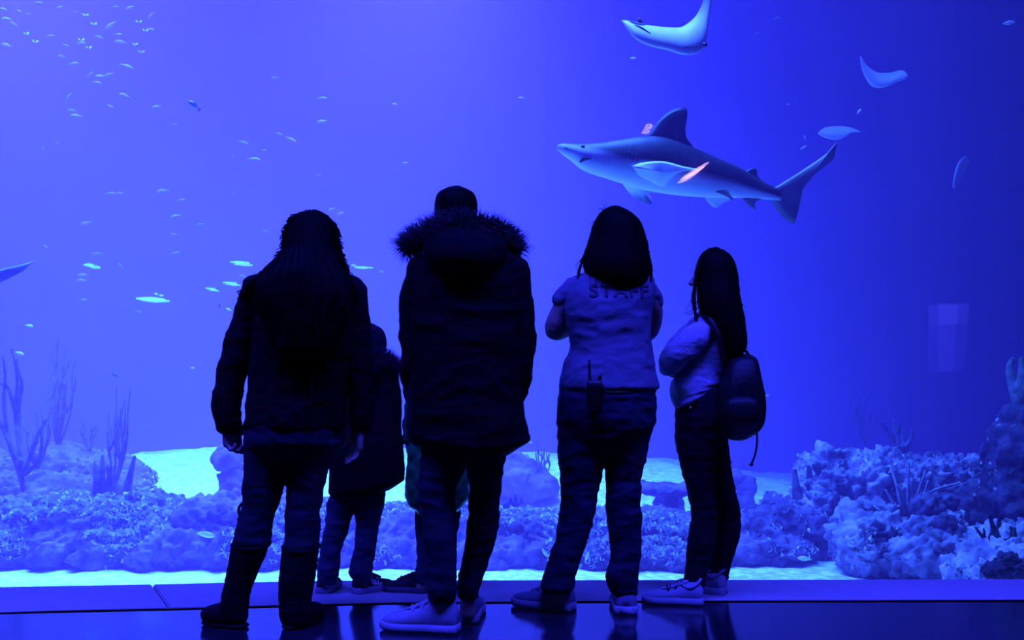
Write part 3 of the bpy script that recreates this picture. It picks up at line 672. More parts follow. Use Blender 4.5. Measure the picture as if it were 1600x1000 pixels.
for x, y, L, a, lb in [(1575, 36, 21, -5, 'white fish alone in the dark top right corner'), (1342, 175, 14, -50, 'tilted white fish below the small distant ray'), (1255, 231, 13, -30, 'small white fish just above the shark\'s tail fin'), (1258, 215, 9, 70, 'tiny upright fish left of the faint blurred ray'),
                       (1231, 163, 6, 0, 'barely visible fish speck above the shark\'s rear half'), (990, 91, 11, 0, 'faint fish just under the top ray\'s tail'), (45, 509, 16, 10, 'lone faint fish above the tallest sea whip'), (30, 552, 18, 15, 'faint fish right beside the tip of the tallest sea whip'),
                       (358, 484, 12, 20, 'faint fish close to the long-haired woman\'s left sleeve'), (300, 575, 9, 0, 'tiny fish in open water left of the long-haired woman\'s elbow'), (850, 862, 16, 60, 'pale fish diving in front of the ridge beside the staff woman\'s calf'),
                       (918, 868, 17, -70, 'pale upright fish between the staff woman\'s ankles'), (1258, 873, 24, 5, 'pale fish low over the sand right of the girl\'s shoes'), (826, 690, 16, 20, 'pale fish at the hem of the hooded man\'s parka'), (1197, 618, 14, 0, 'thin pale fish beside the girl\'s backpack')]:
    whites.append(fish(x, y, L, a, {1258: 6.3, 850: 6.2, 918: 6.2, 1575: 6.8, 1255: 6.6, 1258: 6.6, 1342: 7}.get(x, 7.4), lb))
sharp = fish(303, 165, 27, 38, 5.7, 'sharp silver fish swimming closest to the window, upper left', None, False, True, True)
big = fish(320, 835, 34, 9, 6.1, 'largest pale fish, hovering before the left reef ridge', None, False, True, False)
fish(178, 585, 14, 35, 7.6, 'small dark fish above the slender gorgonian', None, True)
fish(343, 478, 8, 80, 6.5, 'tiny dark fish near the long-haired woman\'s sleeve', None, True)

BRIGHT = mat('bright_silver_fish', (0.7, 0.7, 0.72), 0.35, (0.9, 0.9, 0.9), 10, spec=0.6)
for o_ in [sharp, big] + whites:
    me = FB.copy(); me.materials.clear(); me.materials.append(BRIGHT); o_.data = me
# ---------------------------------------------------------------- people
SKIN = mat('skin', (0.42, 0.30, 0.24), 0.55, (0.48, 0.34, 0.28), 20, spec=0.35)
BLACK_CLOTH = mat('black_cloth', (0.0035, 0.0035, 0.005), 0.85, (0.007, 0.007, 0.009), 30, bump=0.15, bscale=120, spec=0.15)
PARKA_CLOTH = mat('black_parka_cloth', (0.0025, 0.0025, 0.0035), 0.8, (0.005, 0.005, 0.007), 20, bump=0.12, bscale=90, spec=0.12)
DARK_JEANS = mat('dark_jeans', (0.020, 0.022, 0.034), 0.85, (0.034, 0.038, 0.060), 14, bump=0.15, bscale=160, spec=0.15)
JEANS = mat('blue_jeans', (0.045, 0.052, 0.09), 0.85, (0.075, 0.085, 0.15), 9, bump=0.15, bscale=160, spec=0.15)
BLACK_JEANS = mat('black_jeans', (0.010, 0.011, 0.018), 0.85, (0.02, 0.022, 0.034), 12, bump=0.15, bscale=160, spec=0.15)
BOOT = mat('black_suede', (0.004, 0.004, 0.006), 0.8, (0.009, 0.009, 0.012), 25, bump=0.2, bscale=120, spec=0.2)
TEE = mat('pale_tee_cotton', (0.17, 0.18, 0.24), 0.9, (0.21, 0.22, 0.29), 8, bump=0.12, bscale=140, spec=0.1)
HOODIE = mat('pale_jacket_fleece', (0.42, 0.43, 0.52), 0.95, (0.54, 0.55, 0.64), 18, bump=0.25, bscale=110, spec=0.08)
HAIR_BLACK = mat('dark_hair', (0.003, 0.0026, 0.0026), 0.6, (0.005, 0.0045, 0.0045), 12, spec=0.05, stretch=(9, 9, 0.6))
FURM = mat('hood_fur', (0.02, 0.019, 0.022), 0.8, (0.10, 0.096, 0.11), 40, spec=0.15)
SHOE_PALE = mat('pale_shoe', (0.34, 0.35, 0.42), 0.7, (0.42, 0.43, 0.50), 14, bump=0.08, bscale=120, spec=0.2)
SHOE_GREY = mat('grey_shoe', (0.24, 0.25, 0.33), 0.75, (0.32, 0.33, 0.42), 18, bump=0.10, bscale=150, spec=0.2)
SHOE_DARK = mat('dark_shoe', (0.02, 0.02, 0.03), 0.7, (0.04, 0.04, 0.055), 20, spec=0.2)
SOLE = mat('pale_sole', (0.36, 0.37, 0.45), 0.7, (0.44, 0.45, 0.52), 10, spec=0.2)
SOLE_DARK = mat('dark_sole', (0.10, 0.10, 0.14), 0.7)
LACE = mat('shoe_lace', (0.55, 0.56, 0.62), 0.8)
LACE_DARK = mat('dark_lace', (0.02, 0.02, 0.03), 0.8)
WHITE_STRIPE = mat('white_stripe', (0.85, 0.86, 0.9), 0.6)
EYEW = mat('eye_white', (0.6, 0.6, 0.6), 0.2)
LIPS = mat('lips', (0.36, 0.16, 0.15), 0.45)
NYLON = mat('backpack_nylon', (0.006, 0.006, 0.008), 0.5, (0.012, 0.012, 0.014), 30, bump=0.15, bscale=150, spec=0.35)
PLASTIC = mat('black_plastic', (0.006, 0.006, 0.007), 0.4)
GREEN_COAT = mat('green_quilted_nylon', (0.010, 0.24, 0.06), 0.45, (0.015, 0.32, 0.08), 6, spec=0.4)
PRINT = mat('dark_shirt_print', (0.05, 0.055, 0.085), 0.8)
BUTTON = mat('metal_button', (0.8, 0.8, 0.82), 0.25, metal=1.0)

class Figure:
    def __init__(s, label, px, py):
        s.Y = ground_y(py); s.o = empty('person', (W(px, py, s.Y).x, s.Y, 0), label, 'person')
    def p(s, px, py, dy=0.0): return W(px, py, s.Y + dy)
    def m(s, px): return px * s.Y / F
    def rows(s, bm, R, ry=None, seg=24, n=3, p=2.3, k=0.95):
        """R: (py, xl, xr[, depth radius, dy]) silhouettes in the photo -> loft"""
        out = []
        for r in R:
            py, xl, xr = r[:3]; d = r[3] if len(r) > 3 and r[3] is not None else (ry if ry else s.m((xr - xl) / 2) * k); dy = r[4] if len(r) > 4 else 0.0
            out.append((tuple(s.p((xl + xr) / 2, py, dy)), s.m((xr - xl) / 2) * (s.Y + dy) / s.Y, d))
        loft(bm, out, seg, n, p)
    def limb(s, bm, R, seg=16, n=4, flat=1.0):
        tube(bm, [s.p(*r[:2], r[3] if len(r) > 3 else 0) for r in R], [r[2] for r in R], seg, n, flat)

def head(bm, c, h, yaw):
    M = Matrix.Rotation(yaw, 3, 'Z'); q = lambda x, y, z: Vector(c) + M @ Vector((x * h, y * h, z * h))
    b = lambda x, y, z, r: ball(bm, q(x, y, z), tuple(k * h for k in r), 3, M)
    b(0, -.04, .12, (.335, .42, .385)); b(0, .08, -.10, (.29, .30, .34)); b(0, .18, -.33, (.19, .18, .15)); b(0, .27, -.43, (.10, .08, .07))
    b(0, .30, .10, (.25, .09, .06)); b(.15, .26, -.10, (.11, .10, .09)); b(-.15, .26, -.10, (.11, .10, .09))
    tube(bm, [q(0, .36, .08), q(0, .44, -.04), q(0, .47, -.10)], [.035 * h, .05 * h, .065 * h], 10, 3)
    b(.05, .42, -.115, (.045, .05, .035)); b(-.05, .42, -.115, (.045, .05, .035))
    for s in (1, -1): b(s * .335, -.03, .0, (.035, .075, .125)); b(s * .35, -.05, .06, (.03, .06, .06))
    return q, M

def face(P, q, M, h, parent):
    for s in (1, -1):
        bm = bmesh.new(); ball(bm, q(s * .145, .335, .02), (.06 * h, .05 * h, .045 * h), 2, M); e = obj('eye', bm, EYEW, parent)
        bm = bmesh.new(); ball(bm, q(s * .145, .375, .02), (.026 * h, .018 * h, .026 * h), 2, M); obj('iris', bm, EYE, e)
    bm = bmesh.new(); tube(bm, [q(-.12, .33, -.245), q(-.05, .385, -.235), q(0, .39, -.24), q(.05, .385, -.235), q(.12, .33, -.245)], [.012 * h, .028 * h, .026 * h, .028 * h, .012 * h], 8, 3); obj('lips', bm, LIPS, parent)

def hand(bm, w, d, nrm, side, size=0.18, curl=0.7):
    """w wrist, d finger direction, nrm palm normal (curl goes that way), side towards the thumb"""
    w = Vector(w); d = Vector(d).normalized(); n = Vector(nrm); n = (n - d * n.dot(d)).normalized(); s = Vector(side); s = (s - d * s.dot(d) - n * s.dot(n)).normalized()
    k = size
    for i, (o, L) in enumerate(((.30, .40), (.10, .45), (-.10, .42), (-.29, .33))):
        a = w + s * (o * .55 * k * .6) + d * .04 * k; b = w + s * (o * .62 * k) + d * .52 * k
        tube(bm, [a, (a + b) / 2, b], [.085 * k, .09 * k, .075 * k], 8, 2)
        p = b; ang = curl * (0.35 + .08 * i); pts = [b - d * .03 * k]
        for j, f in enumerate((.45, .32, .25)):
            dd = d * math.cos(ang) + n * math.sin(ang); p = p + dd * L * k * f; pts.append(p.copy()); ang += curl * (0.75 + .06 * i)
        tube(bm, pts, [.052 * k, .050 * k, .045 * k, .038 * k], 8, 3)
    a = w + s * .10 * k + d * .12 * k
    tube(bm, [a, a + s * .17 * k + d * .14 * k + n * .05 * k, a + s * .22 * k + d * .30 * k + n * .10 * k, a + s * .20 * k + d * .44 * k + n * .15 * k], [.085 * k, .065 * k, .055 * k, .042 * k], 8, 3)

def shoe(P, px, py, yaw, L, wd, H, m, sole, lace=None, sole_h=0.028, stripes=0, name='shoe', laces=4):
    """px, py: heel on the ground; yaw in degrees, 0 = toe away from the camera, 90 = toe to the left"""
    Y = ground_y(py); B = W(px, py, Y); B.z = 0; a = math.radians(yaw)
    ax = Vector((-math.sin(a), math.cos(a), 0)); sd = Vector((math.cos(a), math.sin(a), 0))
    ST = [(0, .20, .62), (.03, .33, .80), (.10, .40, .96), (.24, .40, 1.0), (.36, .39, .86), (.50, .42, .66), (.64, .47, .54), (.78, .48, .45), (.90, .40, .36), (.97, .25, .26), (1.0, .10, .16)]
    Q = catmull(ST, 3); rings = []
    for t, w_, h_ in Q:
        w2 = w_ * wd; zb = sole_h * .7; top = zb + (H - zb) * h_
        c = B + ax * (t * L); r = []
        for x, z in ((-.80, 0), (-1, .18), (-1.0, .45), (-.86, .75), (-.5, .95), (0, 1), (.5, .95), (.86, .75), (1.0, .45), (1, .18), (.80, 0), (0, 0)):
            r.append(c + sd * (x * w2) + Vector((0, 0, zb + (top - zb) * z)))
        rings.append(r)
    bm = bmesh.new(); ring_tube(bm, rings)
    o = obj(name, bm, m, P.o)
    bm = bmesh.new(); rings = []
    for t, w_, h_ in Q:
        w2 = w_ * wd * 1.0 + .006; c = B + ax * (t * L * 1.03 - .006 * L * 2); lift = .012 * max(0, (t - .75) / .25) ** 2
        rings.append([c + sd * (x * w2) + Vector((0, 0, z)) for x, z in ((-.94, .0 + lift), (-1.02, sole_h * .35), (-1.0, sole_h), (-.8, sole_h + .004), (.8, sole_h + .004), (1.0, sole_h), (1.02, sole_h * .35), (.94, .0 + lift))])
    ring_tube(bm, rings); obj('sole', bm, sole, o)
    top = lambda t: np.interp(t, [q[0] for q in Q], [q[2] for q in Q]) * (H - sole_h * .7) + sole_h * .7
    wid = lambda t: np.interp(t, [q[0] for q in Q], [q[1] for q in Q]) * wd
    if lace is not None:
        bm = bmesh.new(); tube(bm, [B + ax * (t * L) + Vector((0, 0, top(t) + .004)) for t in (.30, .42, .56, .66)], [.016, .02, .018, .010], 8, 3, .5); obj('tongue', bm, m, o)
        for k in range(laces):
            t = .36 + k * .24 / max(laces - 1, 1); z = top(t); w2 = wid(t); s = -1 if k % 2 else 1
            bm = bmesh.new(); tube(bm, [B + ax * ((t - .02 * s) * L) - sd * (w2 * .62) + Vector((0, 0, z * .93)), B + ax * (t * L) + Vector((0, 0, z + .014)), B + ax * ((t + .02 * s) * L) + sd * (w2 * .62) + Vector((0, 0, z * .93))], [.0035] * 3, 6, 3); obj('lace', bm, lace, o)
    for k in range(stripes):
        for s in (1, -1):
            t = .40 + .075 * k; z = top(t); w2 = wid(t)
            pts = [B + ax * ((t + .05) * L) + sd * (s * w2 * 1.015) + Vector((0, 0, sole_h + .012)), B + ax * (t * L) + sd * (s * w2 * 1.02) + Vector((0, 0, z * .55)), B + ax * ((t - .03) * L) + sd * (s * w2 * .84) + Vector((0, 0, z * .82))]
            bm = bmesh.new(); tube(bm, pts, [.0055, .0055, .0045], 6, 3); obj('stripe', bm, WHITE_STRIPE, o)
    # padded collar round the ankle
    bm = bmesh.new(); c = B + ax * (.20 * L) + Vector((0, 0, top(.2) - .008)); n = 16
    pts = [c + ax * (.16 * L * math.cos(u)) + sd * (wd * .36 * math.sin(u)) + Vector((0, 0, .012 * math.cos(2 * u) - .010 * math.cos(u))) for u in (2 * math.pi * k / n for k in range(n + 1))]
    tube(bm, pts, [.006] * (n + 1), 8, 1, round_ends=False); obj('collar', bm, m, o)
    return o

def spikes(name, P, path, r, count, length, m, parent, seed=1, label=None, thin=0.0016, droop=0.25, squash=1.0):
    """tuft of tapering hairs along a path: fur trim nobody could count"""
    R = np.random.default_rng(seed); C = catmull([tuple(v) for v in path], 12); VV, FF = [], []
    for _ in range(count):
        i = R.integers(0, len(C) - 1); f = R.random(); c = C[i] * (1 - f) + C[i + 1] * f; t = C[i + 1] - C[i]; t /= np.linalg.norm(t) + 1e-9
        d = R.normal(size=3); d -= t * d.dot(t) * .75; d[1] *= squash; d /= np.linalg.norm(d)
        L = length * R.uniform(.45, 1.15); b = c + d * r * R.uniform(.55, 1.0); mid = b + d * L * .55; tip = b + d * L + np.array([0, 0, -droop * L]) + R.normal(size=3) * L * .12
        e = np.cross(d, [0, 0, 1.0]); e /= np.linalg.norm(e) + 1e-9; g = np.cross(d, e); k0 = len(VV)
        for q, w in ((b, thin), (mid, thin * .7)):
            for a in (0, 2.094, 4.189): VV.append(q + w * (e * math.cos(a) + g * math.sin(a)))
        VV.append(tip)
        for k in range(3):
            j = (k + 1) % 3; FF.append((k0 + k, k0 + j, k0 + 3 + j, k0 + 3 + k)); FF.append((k0 + 3 + k, k0 + 3 + j, k0 + 6))
    me = bpy.data.meshes.new('fur'); me.from_pydata(VV, [], FF); smooth(me)
    return tag(link(name, me, m, parent), label, None, kind='stuff')

def hair_mesh(P, R, m, parent, wave=(0.003, 26, 11), ry=None, voxel=.007, extra=None, name='hair', seed=1):
    bm = bmesh.new(); P.rows(bm, R, ry, 28, 4, 2.1)
    if extra: extra(bm)
    me = fuse(bm, voxel, 4); c = verts(me).mean(0)
    def f(v):
        a = np.arctan2(v[:, 1] - c[1], v[:, 0] - c[0])
        w = vnoise(v * 9, seed) * 2.4
        return wave[0] * np.sin(a * wave[1] + w + 1.2 * np.sin(v[:, 2] * wave[2] * 2.2)) + wave[0] * 2.2 * fbm(v * np.array([16, 16, wave[2]]), 3, seed + 4)
    displace(me, f); return link(name, me, m, parent)

def strands(name, P, lines, m, parent, r=.0022, curl=0.006, seed=3, label=None):
    """loose locks standing off the outline; lines of photo pixels"""
    R = random.Random(seed); bm = bmesh.new()
    for ln in lines:
        pts = [P.p(*q) for q in ln]; C = catmull([tuple(v) for v in pts], 6); ph = R.uniform(0, 6)
        Q = [Vector(c) + Vector((curl * math.sin(ph + .9 * i), curl * math.cos(ph * 2 + .8 * i), 0)) * min(1, i / 4) for i, c in enumerate(C)]
        tube(bm, Q, [r * (1 - .7 * i / len(Q)) for i in range(len(Q))], 5, 1)
    return tag(obj(name, bm, m, parent), label, None, kind='stuff')

def random_locks(P, left, right, n, seed, out=6, length=60, dyr=.12):
    """locks following the edges of the hair outline: left/right lists of (px, py)"""
    R = random.Random(seed); L = []
    for _ in range(n):
        e = R.choice((left, right)); sgn = -1 if e is left else 1; y0 = R.uniform(e[0][1], e[-1][1] - 10); ys = [q[1] for q in e]; xs = [q[0] for q in e]
        pts = []; l = R.uniform(.4, 1) * length; d = R.uniform(-dyr, dyr)
        for k in range(4):
            y = y0 + l * k / 3; x = np.interp(y, ys, xs) + sgn * (R.uniform(-3, 1) + out * R.uniform(0, .8) * k / 3)
            pts.append((x, min(y, e[-1][1] + 10), d - (.10 if e[-1][1] > 480 else .04) * min(1, max(0, (y - e[0][1]) / (e[-1][1] - e[0][1])))))
        L.append(pts)
    return L

def body(P, hd, torso, arms, legs, hands, neck=None, voxel=0.0055):
    """the person's own continuous body under the clothes"""
    bm = bmesh.new(); px, py, h, yaw, dy = hd
    c = P.p(px, py, dy); q, M = head(bm, c, h, math.radians(yaw))
    nb = P.p(*(neck or (px, torso[0][0] + 6, 0))); tube(bm, [q(0, -.06, -.15), (q(0, -.06, -.3) + nb) / 2, nb], [.25 * h, .25 * h, .32 * h], 14, 4)
    P.rows(bm, torso, None, 20, 3, 2.3)
    for a in arms: P.limb(bm, a, 12)
    for l in legs: P.limb(bm, l, 12)
    for w in hands: hand(bm, *w)
    me = fuse(bm, voxel, 2); o = link('body', me, SKIN, P.o)
    face(P, q, M, h, o)
    return o, q, M

def garment(name, P, m, build, voxel=.008, it=4, wr=(.004, 9, 22), seed=1, parent=None, label=None, extra=None):
    bm = bmesh.new(); build(bm); me = fuse(bm, voxel, it)
    if wr[0]: wrinkle(me, *wr, seed)
    if extra: extra(me)
    return tag(link(name, me, m, parent or P.o), label)

def inner(R, k=.82, ry=None):
    return [(r[0], (r[1] + r[2]) / 2 - k * (r[2] - r[1]) / 2, (r[1] + r[2]) / 2 + k * (r[2] - r[1]) / 2) + ((r[3] * k if len(r) > 3 and r[3] else None), (r[4] if len(r) > 4 else 0.0)) for r in R]

def leg_axis(P, R, k=.78, foot=None):
    out = [((r[1] + r[2]) / 2, r[0], P.m((r[2] - r[1]) / 2) * k, (r[4] if len(r) > 4 else 0.0)) for r in R]
    return out + ([foot] if foot else [])

# --- A: woman with long wavy hair and black jacket
P = A = Figure('woman with very long wavy hair in black jacket, dark jeans and tall black boots', 430, 980)
coat = [(412, 452, 520, .10), (424, 425, 540, .115), (442, 405, 552, .125), (480, 397, 557, .14), (540, 397, 553, .135), (580, 392, 546, .13), (620, 388, 540, .135), (655, 384, 537, .14), (668, 383, 537, .14)]
La = [(404, 450, .062), (388, 498, .060), (371, 550, .060), (359, 598, .056), (354, 634, .055), (357, 660, .050)]
Ra = [(549, 455, .062), (556, 500, .054), (560, 560, .052), (565, 620, .046), (564, 662, .043)]
Ll = [(690, 383, 453, None, -.0), (734, 382, 449), (765, 380, 441), (785, 380, 435), (807, 374, 427), (850, 365, 421, None, 0)]
Rl = [(690, 452, 536), (706, 451, 525), (741, 450, 511), (786, 449, 502), (804, 447, 500), (858, 444, 497)]
Ls = [(846, 364, 421), (872, 359, 413), (900, 354, 400), (926, 348, 391), (945, 346, 388), (962, 350, 386)]
Rs = [(850, 443, 498), (900, 437, 493), (930, 436, 487), (958, 437, 486), (972, 440, 484)]
wl, wr_ = P.p(356, 656, .01), P.p(560, 664, 0)
bA, qA, MA = body(P, (488, 374, .225, 8, .0), inner(coat[:7]) + [(690, 405, 515, .09)], [leg_axis(P, [(r[1], r[0] - 10, r[0] + 10) for r in La], 1.6), leg_axis(P, [(r[1], r[0] - 10, r[0] + 10) for r in Ra], 1.6)],
     [leg_axis(P, Ll + Ls[1:], .7), leg_axis(P, Rl + Rs[1:], .7)],
     [(wl + Vector((.008, 0, .01)), (.10, .02, -1), (1, -.5, .05), (.5, 1, 0), .20, 1.15), (wr_, (-.10, .05, -1), (-.7, -.5, 0), (-.5, .9, 0), .175, .45)], neck=(487, 420, 0))
garment('jacket', P, BLACK_CLOTH, lambda bm: (P.rows(bm, coat), P.limb(bm, La), P.limb(bm, Ra)), wr=(.009, 8, 16), seed=3)
bm = bmesh.new(); tube(bm, [P.p(487, 668, -.14), P.p(487, 600, -.145), P.p(486, 540, -.14)], [.004] * 3, 6); obj('back_seam', bm, BLACK_CLOTH, P.o)
hipA = [(646, 388, 534, .130), (690, 383, 531, .130), (708, 386, 522, .10)]
garment('trousers', P, DARK_JEANS, lambda bm: (P.rows(bm, hipA), P.rows(bm, Ll), P.rows(bm, Rl)), wr=(.006, 8, 22), seed=5)
for nm, R, (hx, hy, yw), L in (('boot', Ls, (368, 971, 70), .26), ('boot', Rs, (458, 984, -32), .26)):
    bm = bmesh.new(); P.rows(bm, R)
    Yh = ground_y(hy); B = W(hx, hy, Yh); a = math.radians(yw); axd = Vector((-math.sin(a), math.cos(a), 0))
    top = P.p((R[-2][1] + R[-2][2]) / 2, R[-2][0]); heelp = Vector((top.x, top.y, .05))
    tube(bm, [top, heelp], [P.m((R[-2][2] - R[-2][1]) / 2) * .95, .048], 14, 2)
    tube(bm, [heelp - axd * .01 + Vector((0, 0, -.0)), heelp + axd * .065 + Vector((0, 0, -.003)), heelp + axd * .120 + Vector((0, 0, -.010))], [.046, .046, .038], 14, 3)
    me = fuse(bm, .006, 4); wrinkle(me, .003, 8, 30, 9); v = verts(me); v[:, 2] = np.maximum(v[:, 2], .012); set_verts(me, v); o = link('boot', me, BOOT, P.o)
    bm = bmesh.new(); tube(bm, [heelp + axd * k + Vector((0, 0, .010 - heelp.z)) for k in (-.02, .0, .065, .120)], [.040, .043, .043, .034], 16, 3, .35); obj('sole', bm, BOOT, o)
    bm = bmesh.new(); y0 = R[0][0] + 4; xl, xr = R[0][1] - 1, R[0][2] + 1
    n = 20; tube(bm, [P.p((xl + xr) / 2, y0) + Vector((P.m((xr - xl) / 2) * math.cos(u), P.m((xr - xl) / 2) * .95 * math.sin(u), .01 * math.sin(u))) for u in (2 * math.pi * k / n for k in range(n + 1))], [.006] * (n + 1), 8, 1, round_ends=False); obj('cuff', bm, BOOT, o)
bm = bmesh.new(); tube(bm, [P.p(381, 784), P.p(374, 792), P.p(373, 802), P.p(377, 812)], [.005, .006, .005, .003], 6); tube(bm, [P.p(382, 786), P.p(377, 800), P.p(374, 812)], [.004, .004, .002], 6); obj('knee_ties', bm, BOOT, P.o)
hl = [(476, 330), (456, 342), (447, 366), (446, 386), (436, 404), (418, 422), (396, 440), (384, 456)]; hr = [(500, 331), (516, 342), (524, 362), (528, 390), (534, 410), (541, 426), (548, 440), (552, 452)]
hairA = [(334, 472, 505, .06), (344, 458, 517, .10), (366, 448, 525, .125), (390, 447, 529, .13, -.02), (408, 434, 534, .125, -.05), (426, 416, 541, .12, -.08), (444, 398, 547, .10, -.11), (470, 400, 548, .085, -.13), (510, 412, 540, .07, -.14), (545, 425, 528, .05, -.15)]
h_ = hair_mesh(P, hairA, HAIR_BLACK, P.o, (.0035, 22, 10), seed=2)
strands('hair_strands', P, random_locks(P, hl, hr, 200, 5, 9, 46, .06) + [[(452, 384, -.05), (440, 405, -.05), (426, 420, -.08), (408, 432, -.08)], [(400, 436, -.1), (386, 444, -.1), (384, 456, -.1), (390, 462, -.1)], [(392, 446, -.1), (378, 454, -.1), (371, 464, -.1)], [(388, 452, -.1), (376, 462, -.1), (374, 470, -.1)], [(552, 440, -.08), (562, 452, -.08), (570, 464, -.08)],
        [(458, 342, 0), (450, 352, 0), (449, 364, 0)], [(470, 332, 0), (460, 336, 0), (452, 344, 0)]], HAIR_BLACK, h_, .0042, .011, 4)

# --- B: man in the fur-hooded parka
P = B_ = Figure('tall man in long black parka with wide fur-trimmed hood, dark jeans and pale sneakers', 715, 982)
park = [(392, 672, 795, .11), (404, 660, 806, .125), (420, 652, 808, .14), (452, 644, 813, .155), (500, 641, 815, .165), (560, 641, 813, .165), (610, 640, 814, .17), (650, 638, 819, .175), (678, 638, 825, .18), (692, 640, 828, .18)]
La = [(662, 424, .066), (650, 470, .062), (648, 525, .060), (648, 552, .054), (650, 578, .066), (657, 622, .056, .06)]
Ra = [(800, 424, .066), (808, 475, .062), (814, 530, .058), (812, 553, .056), (811, 578, .054), (803, 618, .046, .04)]
Ll = [(680, 660, 738, None, -.03), (737, 656, 723, None, -.04), (765, 653, 711, None, -.05), (797, 658, 711, None, -.05), (846, 664, 713, None, -.06), (902, 668, 712, None, -.07), (922, 669, 712, None, -.07), (938, 672, 711, None, -.07)]
Rl = [(680, 722, 796, None, .04), (740, 731, 785, None, .06), (780, 733, 781, None, .08), (818, 731, 779, None, .08), (860, 727, 769, None, .08), (891, 719, 758, None, .08), (914, 714, 750, None, .07), (932, 716, 746, None, .07)]
body(P, (712, 346, .225, -6, .02), inner(park[:7]) + [(700, 660, 790, .11)], [leg_axis(P, [(r[1], r[0] - 10, r[0] + 10) + ((None, r[3]) if len(r) > 3 else ()) for r in La], 1.7), leg_axis(P, [(r[1], r[0] - 10, r[0] + 10) + ((None, r[3]) if len(r) > 3 else ()) for r in Ra], 1.7)],
     [leg_axis(P, Ll, .72, (690, 962, .035, -.06)), leg_axis(P, Rl, .72, (731, 958, .035, .08))],
     [(P.p(656, 615, .06), (.25, .2, -1), (1, 0, 0), (0, 1, 0), .18, .6), (P.p(803, 612, .04), (-.25, .2, -1), (-1, 0, 0), (0, 1, 0), .18, .6)], neck=(713, 385, 0))
hairB = [(298, 692, 732, .075, .02), (303, 684, 741, .10, .01), (314, 680, 745, .112, .0), (332, 679, 746, .108, -.01), (350, 683, 744, .085, -.03)]
hair_mesh(P, hairB, HAIR_BLACK, P.o, (.001, 30, 16), seed=8, name='hair')
def hem(me):
    v = verts(me); zc = B_.p(0, 690).z; k = v[:, 2] < zc + .02
    v[:, 2] = np.where(k, v[:, 2] + .012 * np.sin(v[:, 0] * 14), v[:, 2]); set_verts(me, v)
garment('parka', P, PARKA_CLOTH, lambda bm: (P.rows(bm, park, p=2.6), P.limb(bm, La), P.limb(bm, Ra)), wr=(.010, 6, 12), seed=11, extra=hem)
def hood(bm):
    P.rows(bm, [(352, 690, 745, .07, -.05), (366, 672, 770, .12, -.06), (385, 662, 792, .14, -.07), (408, 668, 788, .12, -.10), (432, 690, 766, .07, -.13)])
    P.limb(bm, [(634, 388, .022, .06), (652, 372, .032, 0), (685, 356, .035, -.08), (715, 352, .035, -.11), (750, 354, .035, -.09), (790, 368, .034, -.01), (806, 392, .024, .06)])
hood_o = garment('hood', P, PARKA_CLOTH, hood, wr=(.006, 9, 12), seed=13)
spikes('fur_trim', P, [P.p(636, 388, .06), P.p(652, 371, 0), P.p(684, 356, -.08), P.p(715, 352, -.12), P.p(750, 354, -.10), P.p(788, 367, -.01), P.p(806, 393, .06)], .032, 5600, .060, FURM, hood_o, 3, 'shaggy dark fur trim round the hood edge', .0013)
garment('trousers', P, DARK_JEANS, lambda bm: (P.rows(bm, [(660, 660, 795, .13), (690, 660, 793, .12), (705, 664, 788, .08)]), P.rows(bm, Ll), P.rows(bm, Rl)), wr=(.007, 9, 22), seed=15)
shoe(P, 716, 989, 77, .315, .105, .135, SHOE_PALE, SOLE, LACE, .032, laces=5)
shoe(P, 731, 975, -4, .29, .095, .120, SHOE_GREY, SOLE, LACE, .032)

# --- C: child in the dark coat
P = Cc = Figure('small child in dark knee-length coat with furry hood, jeans and three-striped sneakers', 545, 927)
cc = [(556, 540, 612, .075), (572, 528, 621, .095), (600, 524, 622, .11), (640, 521, 625, .115), (690, 518, 629, .125), (730, 515, 632, .13), (750, 514, 632, .135)]
Ra = [(606, 584, .048), (612, 620, .045), (614, 655, .040), (608, 690, .036, .03)]
La = [(536, 584, .048), (528, 620, .045), (524, 655, .042), (528, 690, .038, .03)]
Ll = [(740, 517, 560), (784, 513, 556), (821, 508, 546), (862, 501, 531), (882, 498, 530), (893, 495, 529), (903, 497, 527), (909, 499, 525)]
Rl = [(740, 556, 604), (793, 556, 598), (821, 556, 591), (848, 555, 587), (885, 548, 582), (895, 546, 582), (904, 550, 579), (910, 552, 577)]
body(P, (572, 540, .19, 10, 0), inner(cc[:6]) + [(770, 525, 598, .07)], [leg_axis(P, [(r[1], r[0] - 9, r[0] + 9) for r in La], 1.1), leg_axis(P, [(r[1], r[0] - 9, r[0] + 9) for r in Ra], 1.1)],
     [leg_axis(P, Ll, .7, (510, 916, .026, .02)), leg_axis(P, Rl, .7, (564, 916, .026, .02))],
     [(P.p(528, 690, .03), (.1, .2, -1), (1, 0, 0), (0, 1, 0), .13, .8), (P.p(608, 690, .03), (-.1, .2, -1), (-1, 0, 0), (0, 1, 0), .13, .8)], neck=(573, 566, 0))
def hemc(me):
    v = verts(me); x = v[:, 0]; z0 = Cc.p(0, 735).z; k = np.clip((z0 + .05 - v[:, 2]) / .06, 0, 1)
    xr = Cc.p(632, 0).x; xl = Cc.p(514, 0).x; v[:, 2] -= k * .060 * (xr - x) / (xr - xl); set_verts(me, v)
garment('coat', P, BLACK_CLOTH, lambda bm: (P.rows(bm, cc), P.limb(bm, La), P.limb(bm, Ra)), wr=(.004, 8, 14), seed=21, extra=hemc)
garment('knit_hat', P, mat('dark_knit', (.012, .012, .018), .95, (.03, .03, .04), 60, bump=.5, bscale=150, spec=.1), lambda bm: P.rows(bm, [(508, 560, 586, .05), (513, 549, 596, .085), (524, 543, 602, .10), (538, 542, 604, .10), (548, 544, 602, .095)]), wr=(.002, 20, 20), seed=23)
